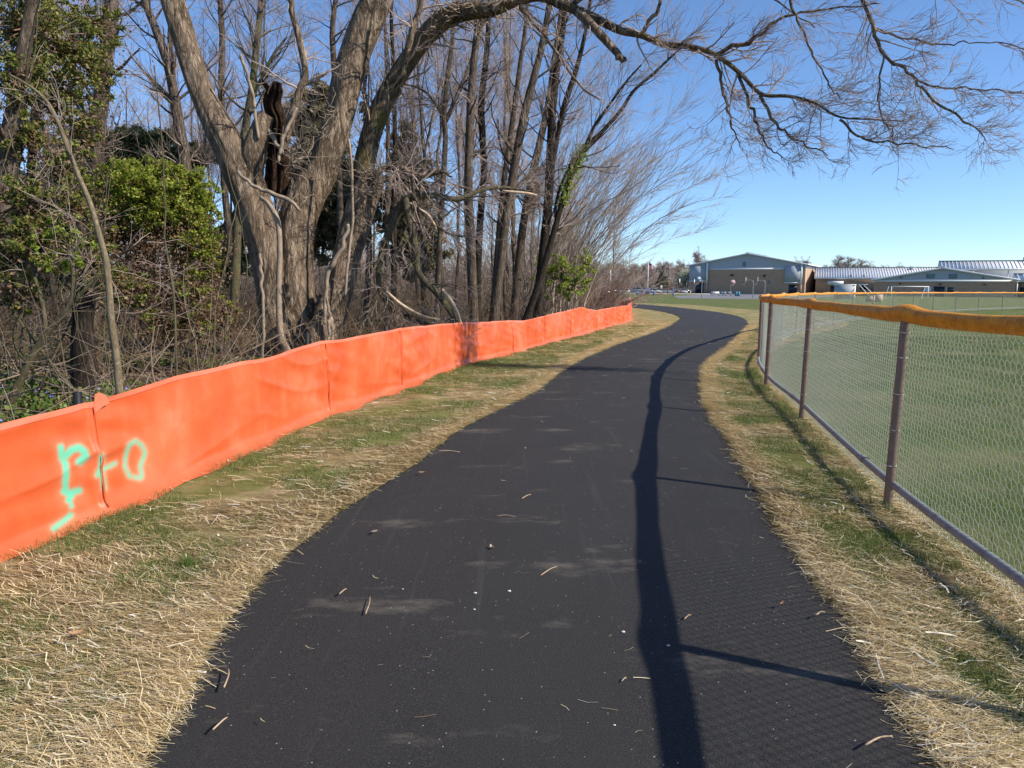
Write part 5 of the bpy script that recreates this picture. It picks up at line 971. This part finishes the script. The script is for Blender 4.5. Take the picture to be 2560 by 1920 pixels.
carat(1630, 217.5, -.6, 'white hatchback with its bonnet in the sun, right of the blue car', cw_, L=4.2, Hh=1.55)
carat(1633, 236, .1, 'dark violet SUV parked in the row behind the white hatchback', cmr, Hh=1.9, suv=True)
carat(1654, 217, -.3, 'pale teal saloon by the foot of the lamp post', cr2, L=4.8)
carat(1678, 221, -.9, 'black car with blue sheen behind the left basketball hoop', cg, Hh=1.6, suv=True)
carat(1693, 226, -.6, 'small white car near the end of the row', cw_, L=4.1)
carat(1704, 236, .2, 'dark SUV in the back row below the white blossom tree', cg, Hh=1.8, suv=True)
carat(1708, 246, -.5, 'silver car last in the row beside the gym wall', cs)
carat(1545, 232, .1, 'grey car half hidden by the bare shrub twigs', cs); carat(1525, 228, .2, 'dark car behind the end of the orange fence twigs', cg)
# ---- basketball hoops
M['board'] = plain('white_backboard', (.85, .85, .85), .5, var=.03); M['boardb'] = plain('grey_blue_backboard', (.22, .32, .42), .5); M['pink'] = plain('rose_backboard', (.36, .24, .26), .6); M['bluep'] = plain('blue_pole_pad', (.03, .11, .38), .6); M['rim'] = plain('orange_rim', (.6, .1, .03), .5); M['net'] = plain('net_cord', (.5, .4, .4), .9)
def hoop(px, D, face, label, bm='board', pole='galv', goose=1.2, rimh=2.6, pad=None, bw=.5):
    x = (px - 1280) / F * D * 1.0086; t = thing('basketball_hoop', label, 'basketball hoop', (0, 0, 0), 'basketball hoops on the court')
    b = MB(); P = smoothpoly(np.array([(0, 0, 0), (0, 0, rimh - .5), (0, 0, rimh), (0, .25, rimh + .35), (0, goose, rimh + .4)]), 20); b.tubes(P, np.full(20, .06), 8, True); b.build('pole', M[pole], t, True)
    b = MB(); a = np.linspace(0, math.pi, 9); pts = [(-bw, rimh + .05)] + [(-bw * math.cos(q), rimh + .45 + .45 * math.sin(q)) for q in a] + [(bw, rimh + .05)]
    i = b.verts([(p[0], goose, p[1]) for p in pts] + [(p[0], goose + .05, p[1]) for p in pts]); k = len(pts); b.f.append([i + j for j in range(k)]); b.f.append([i + k + j for j in range(k)][::-1])
    for j in range(k): b.f.append([i + j, i + k + j, i + k + (j + 1) % k, i + (j + 1) % k])
    b.build('backboard', M[bm], t)
    b = MB(); a = np.linspace(0, 2 * math.pi, 17); b.tubes(np.stack([.23 * np.cos(a), goose + .33 + .23 * np.sin(a), rimh + 0 * a], -1), np.full(17, .018), 5); b.build('rim', M['rim'], t, True)
    b = MB()
    for q in a[:-1:2]: b.tubes(np.array([(.23 * math.cos(q), goose + .33 + .23 * math.sin(q), rimh), (.13 * math.cos(q + .3), goose + .33 + .13 * math.sin(q + .3), rimh - .4)]), [.012, .012], 3)
    b.build('net', M['net'], t)
    if pad: b = MB(); b.tubes(np.array([(0, 0, 0.0), (0, 0, 1.7)]), [.13, .13], 8, True); b.build('pad', M[pad], t, True)
    t.location = (x, D, 0); t.rotation_euler[2] = face; return t
hoop(1675, 150, -1.9, 'white basketball hoop with blue padded pole in front of the parked cars', pad='bluep'); hoop(1707, 158, -1.9, 'white basketball hoop overlapping the left corner of the gym', goose=1.6)
hoop(1745, 122, .2, 'grey blue basketball backboard seen from behind by the gym entrance', 'boardb', bw=.42); hoop(1816, 165, 3.3, 'rose-tinted basketball hoop facing us in front of the gym wall', 'pink', goose=.8, bw=.62)
hoop(1871, 126, 1.25, 'white basketball hoop on a bent pole, left one of the right pair'); hoop(1900, 128, 1.25, 'white basketball hoop on a bent pole, right one of the right pair')
# ---- flagpole, lamp post, poles
def pole(name, label, cat, px, D, h, r_, mat):
    x = (px - 1280) / F * D * 1.0086; t = thing(name, label, cat, (x, D, 0)); b = MB(); b.tubes(np.array([(x, D, -.1), (x, D, h * .5), (x, D, h)]), [r_, r_ * .8, r_ * .55], 8, True); b.build('pole', M[mat], t, True); return t, x
M['red'] = plain('flag_red', (.45, .03, .04), .8); M['navy'] = plain('flag_navy', (.02, .03, .12), .8)
t, x = pole('flagpole', 'tall white flagpole with a small furled flag at its top', 'flagpole', 1612, 212, 9.0, .14, 'white')
fl = MB(); u = np.linspace(0, 1, 12); wv_ = .12 * np.sin(u * 9)
def strip(z0, z1, u0_, u1_, mat, nm):
    uu = np.linspace(u0_, u1_, 8); b = MB(); 
    for a, c in zip(uu[:-1], uu[1:]): b.poly((x + .1 + 1.5 * a, 212 + .12 * math.sin(a * 9), z0 - .9 * a), (x + .1 + 1.5 * c, 212 + .12 * math.sin(c * 9), z0 - .9 * c), (x + .1 + 1.5 * c, 212 + .12 * math.sin(c * 9), z1 - .9 * c), (x + .1 + 1.5 * a, 212 + .12 * math.sin(a * 9), z1 - .9 * a))
    return b
fb = strip(7.6, 8.8, 0, 1, None, None); f0 = fb.build('flag', M['white'], t)
bb = MB()
for k in range(7): s_ = strip(7.6 + k * .185, 7.6 + k * .185 + .092, 0, 1, None, None); V = s_.v; [bb.poly(*(np.array(q) - [0, .02, 0])) for q in V]
bb.build('stripes', M['red'], f0)
bb = MB(); s_ = strip(8.15, 8.8, 0, .42, None, None); [bb.poly(*(np.array(q) - [0, .04, 0])) for q in s_.v]; bb.build('canton', M['navy'], f0)
addb = lambda t, nm, mat, *e: (lambda b: (b.box(*e), b.build(nm, M[mat], t)))(MB())
b = MB(); b.box(x - .5, x + .5, 211.5, 212.5, 0, 1.6); b.build('base_box', M['bluep'], t)
t, x = pole('lamp_post', 'dark wooden utility pole with lamp arm and small solar panel', 'lamp post', 1661, 208, 8.3, .13, 'barkdark')
b = MB(); b.tubes(smoothpoly(np.array([(x, 208, 7.6), (x - .8, 208, 8.0), (x - 1.5, 208, 8.1)]), 8), np.full(8, .05), 5, True); b.tubes(np.array([(x, 208, 5.8), (x + 1.0, 208, 6.1), (x + 1.6, 208, 6.0)]), np.full(3, .04), 5); b.build('arm', M['galv'], t)
b = MB(); b.box(x + 1.5, x + 2.1, 207.8, 208.2, 5.8, 6.0); b.build('lamp_head', M['galv'], t); b = MB(); b.obox((x + .4, 207.8, 4.1), (1, 0, 0), (0, .9, 0), -.9, 1.1, 0, 1.0, 0, .12); b.build('solar_panel', M['siding'], t)
t, x = pole('slim_pole', 'thin pale pole among the bare twigs left of the car park', 'pole', 1520, 150, 5.2, .12, 'white')
t, x = pole('sign_post', 'short sign post between the cars and the court', 'sign', 1645, 200, 2.2, .05, 'galv'); b = MB(); b.box(x - .25, x + .25, 199.88, 199.93, 1.4, 2.3); b.build('sign_board', M['white'], t)
# ---- things in front of the gym and in the ball field
def bin_(px, D, s_, mat, lab):
    x = (px - 1280) / F * D * 1.0086; t = thing('litter_bin', lab, 'bin', (x, D, 0)); b = MB(); b.tubes(np.array([(x, D, 0), (x, D, s_)]), [s_ * .32, s_ * .38], 12, True); b.build('body', M[mat], t); b = MB(); b.tubes(np.array([(x, D, s_), (x, D, s_ * 1.12)]), [s_ * .4, s_ * .3], 12, True); b.build('lid', M['ridge'], t)
M['cyan'] = plain('cyan_plastic', (.03, .16, .26), .5)
bin_(1830, 160, .85, 'cyan', 'large blue bin left one of two by the court'); bin_(1836, 160, .85, 'cyan', 'large blue bin right one of two by the court')
for px, D, lab in ((1587, 160, 'leftmost dark blue bin on the grass below the parked cars'), (1600, 158, 'second dark blue bin on the grass, left of the flagpole'), (1628, 160, 'dark blue bin on the grass right of the flagpole')): bin_(px, D, .7, 'bluep', lab)
def bench(px, D, mat, lab, w_=1.8):
    x = (px - 1280) / F * D * 1.0086; t = thing('bench', lab, 'bench', (x, D, 0)); b = MB(); b.box(x - w_ / 2, x + w_ / 2, D - .2, D + .2, .42, .48); b.build('seat', M[mat], t)
    for s_ in (-1, 1): b = MB(); b.box(x + s_ * w_ * .4 - .04, x + s_ * w_ * .4 + .04, D - .18, D + .18, 0, .418); b.build('leg', M['galv'], t)
    b = MB(); b.box(x - w_ / 2, x + w_ / 2, D + .22, D + .27, .55, .85); b.build('backrest', M[mat], t)
bench(1779, 168, 'white', 'white bench with metal legs at the left of the gym front'); bench(1794, 168, 'cyan', 'small teal bench beside the white one', .8); bench(1802, 166, 'pink', 'little pinkish seat left of the rose hoop', .7); bench(1812, 168, 'ridge', 'dark bench under the rose hoop', 1.4)
def goal(px0, px1, D, h, lab):
    x0, x1 = [(p - 1280) / F * D * 1.0086 for p in (px0, px1)]; t = thing('soccer_goal', lab, 'goal', ((x0 + x1) / 2, D, 0))
    for x, s_ in ((x0, 1), (x1, -1)):
        b = MB(); b.tubes(np.array([(x, D, 0), (x, D, h)]), [.06, .06], 8, True); b.build('post', M['white'], t, True); b = MB(); b.tubes(np.array([(x, D, .05), (x, D + 2, .05), (x, D + 1.0, h)]), [.04] * 3, 6, True); b.build('side_frame', M['white'], t, True)
    b = MB(); b.tubes(np.array([(x0 - .05, D, h), (x1 + .05, D, h)]), [.06, .06], 8, True); b.build('crossbar', M['white'], t, True)
    b = MB()
    for k in range(24): xx = x0 + (x1 - x0) * (k + .5) / 24; b.tubes(np.array([(xx, D + .05, h - .03), (xx, D + 1.0, h - .1), (xx, D + 2, .05)]), [.006] * 3, 3)
    for k in range(8): q = (k + .5) / 8; b.tubes(np.array([(x0, D + 1 + q, (h - .1) * (1 - q)), (x1, D + 1 + q, (h - .1) * (1 - q))]), [.006] * 2, 3)
    b.build('net', M['net'], t)
goal(2211, 2302, 128, 2.1, 'white soccer goal with net beyond the yellow-capped fence')
x = (2103 - 1280) / F * 120 * 1.0086; t = thing('storage_shed', 'grey storage shed with its sunlit end coloured white, beyond the far fence, left of the soccer goal', 'shed', (x, 120, 0)); b = MB(); b.obox((x - 1.7, 121, 0), (.866, -.5, 0), (.5, .866, 0), 0, 3.0, 0, 1.6, 0, 2.2); b.build('body', M['siding'], t); b = MB(); b.obox((x - 1.7, 121, 0), (.866, -.5, 0), (.5, .866, 0), -.1, 3.1, -.1, 1.7, 2.2, 2.35); b.build('roof', M['white'], t); b = MB(); b.obox((x - 1.7, 121, 0), (.866, -.5, 0), (.5, .866, 0), 3.0, 3.03, .02, 1.58, .05, 2.15); b.build('door', M['white'], t)  # the white 'door' sheet paints the sunlit end lighter than the grey body
t = thing('training_frame', 'white slanted metal frame leaning beside the storage shed', 'frame', (x + 2.7, 119, 0))
for k, (a, c) in enumerate((((1.5, 2.3), (3.2, 0)), ((2.2, 2.3), (4.2, 0)), ((1.4, 2.3), (2.3, 2.3)))):
    b = MB(); b.tubes(np.array([(x + a[0], 119.3, a[1]), (x + c[0], 118.2, c[1])]), [.06, .06], 6, True); b.build('bar', M['white'], t, True)
M['ply'] = plain('plywood', (.42, .33, .24), .8, sc=2)
for px0, px1, lab in ((2155, 2172, 'greyish plywood box left of the taller one behind the far fence'), (2174, 2192, 'taller tan plywood box behind the far fence')):
    x0, x1 = [(p - 1280) / F * 95 * 1.0086 for p in (px0, px1)]; t = thing('wooden_box', lab, 'box', ((x0 + x1) / 2, 95, 0)); h_ = .75 if px0 < 2160 else 1.0; b = MB(); b.box(x0, x1, 95, 95.7, 0, h_); b.build('body', M['ply'], t); b = MB(); b.box(x0 - .03, x1 + .03, 94.96, 95.74, h_ + .002, h_ + .05); b.build('lid', M['ply'], t)
# ---- distant trees
FT = proto(11, 13, .22, 40, 'bare tree in the distant row behind the car park', 'bare trees lining the horizon', 'distant_tree', tk=3.2)
FT2 = proto(12, 12, .2, 46, 'bare tree in the distant row behind the car park', 'bare trees lining the horizon', 'distant_tree', tk=3.2)
rows = []
for px in np.arange(1440, 1735, 7.5): rows.append((px + rng.normal() * 2, rng.uniform(290, 340), rng.uniform(.75, 1.0)))
for i, (px, D, s_) in enumerate(rows):
    o = (FT, FT2)[i] if i < 2 else dup((FT, FT2)[i % 2]); o.location = ((px - 1280) / F * D * 1.0086, D, 0); o.scale = (s_ * 1.25, s_ * 1.25, s_); o.rotation_euler[2] = rng.uniform(0, 6)
def far(px, D, s_, lab, sxy=1., grp=None, src=FT):
    o = dup(src, ((px - 1280) / F * D * 1.0086, D, 0), rng.uniform(0, 6), (s_ * sxy, s_ * sxy, s_), lab); 
    if grp: o['group'] = grp
    elif 'group' in o: del o['group']
    return o
far(1735, 330, 1.35, 'broad bare tree rising over the left roof edge of the gym', 1.1); far(1752, 335, 1.1, 'smaller bare tree over the left roof slope of the gym', 1.1)
def redtree(px, D, s_, lab, grp=None):
    o = far(px, D, s_, lab, 2.0, grp, FT2); 
    for ch in o.children:
        if ch.name.startswith('crown'): ch.data = RED
    return o
RED = [c for c in FT2.children if c.name.startswith('crown')][0].data.copy(); RED.materials[0] = M['twigred']
redtree(2048, 340, .95, 'reddish budding tree at the left end of the clump behind the school roof'); redtree(2075, 345, 1.28, 'tallest reddish tree of the clump behind the school roof'); redtree(2100, 335, 1.2, 'round reddish tree, second from the right in the clump'); redtree(2128, 340, 1.15, 'reddish tree at the right end of the clump behind the school roof')
for k, px in enumerate(np.arange(2150, 2295, 10)): far(px + rng.normal() * 3, 350, (.95 - .008 * k) * rng.uniform(.9, 1.08), 'bare tree in the low line behind the long school roof', 2.0, 'low bare trees behind the school')
for px in (1975, 1990, 2003): far(px, 345, 1.12, 'thin bare tree behind the right roof slope of the gym', 1.0, 'thin trees behind the gym')
far(2556, 320, .75, 'dark low tree at the far right edge behind the school', 1.5)
b = MB(); n_ = 5200; P = np.empty((n_, 6, 3)); px = rng.uniform(1440, 1735, n_); D = rng.uniform(285, 350, n_); P[:, 0] = np.c_[(px - 1280) / F * D, D, rng.uniform(0, 4, n_)]; d = rng.normal(size=(n_, 3)) * [.4, .2, .1] + [0, 0, 1]; d /= np.linalg.norm(d, axis=1, keepdims=True); L = rng.uniform(2, 7, n_)
for k in range(1, 6): d = d + rng.normal(size=(n_, 3)) * .15; P[:, k] = P[:, k - 1] + d * (L / 5)[:, None]
b.tubes(P, np.linspace(.09, .05, 6)[None] * np.ones((n_, 1)), 3); tag(b.build('far_thicket', M['farwood']), 'brown bare woodland behind the car park', 'wood', kind='stuff')
def farleafy(name, lab, px, D, h, w_, n_, size, mat, cone=False):
    x = (px - 1280) / F * D * 1.0086; t = thing(name, lab, 'tree', (x, D, 0)); q = rng.normal(size=(n_, 3)); q /= np.linalg.norm(q, axis=1, keepdims=True); q *= rng.random((n_, 1)) ** .4; z = (q[:, 2] * .5 + .5)
    C = np.c_[x + q[:, 0] * w_ / 2 * ((1 - z) * 1.1 if cone else 1), D + q[:, 1] * w_ / 2, h * .12 + z * h * .9]; C += rng.normal(size=C.shape) * .18; leaves(MB(), C, size, 1.4).build('crown', M[mat], t); b = MB(); b.tubes(np.array([(x, D, 0), (x, D, h * .7)]), [.18, .06], 7, True); b.build('trunk', M['barkdark'], t)
farleafy('conifer', 'dark conical evergreen behind the parked cars', 1647, 262, 7.2, 6, 2600, .5, 'pine', True); farleafy('blossom_tree', 'white blossoming tree just left of the gym', 1704, 258, 8.2, 5.8, 2600, .34, 'blossom')
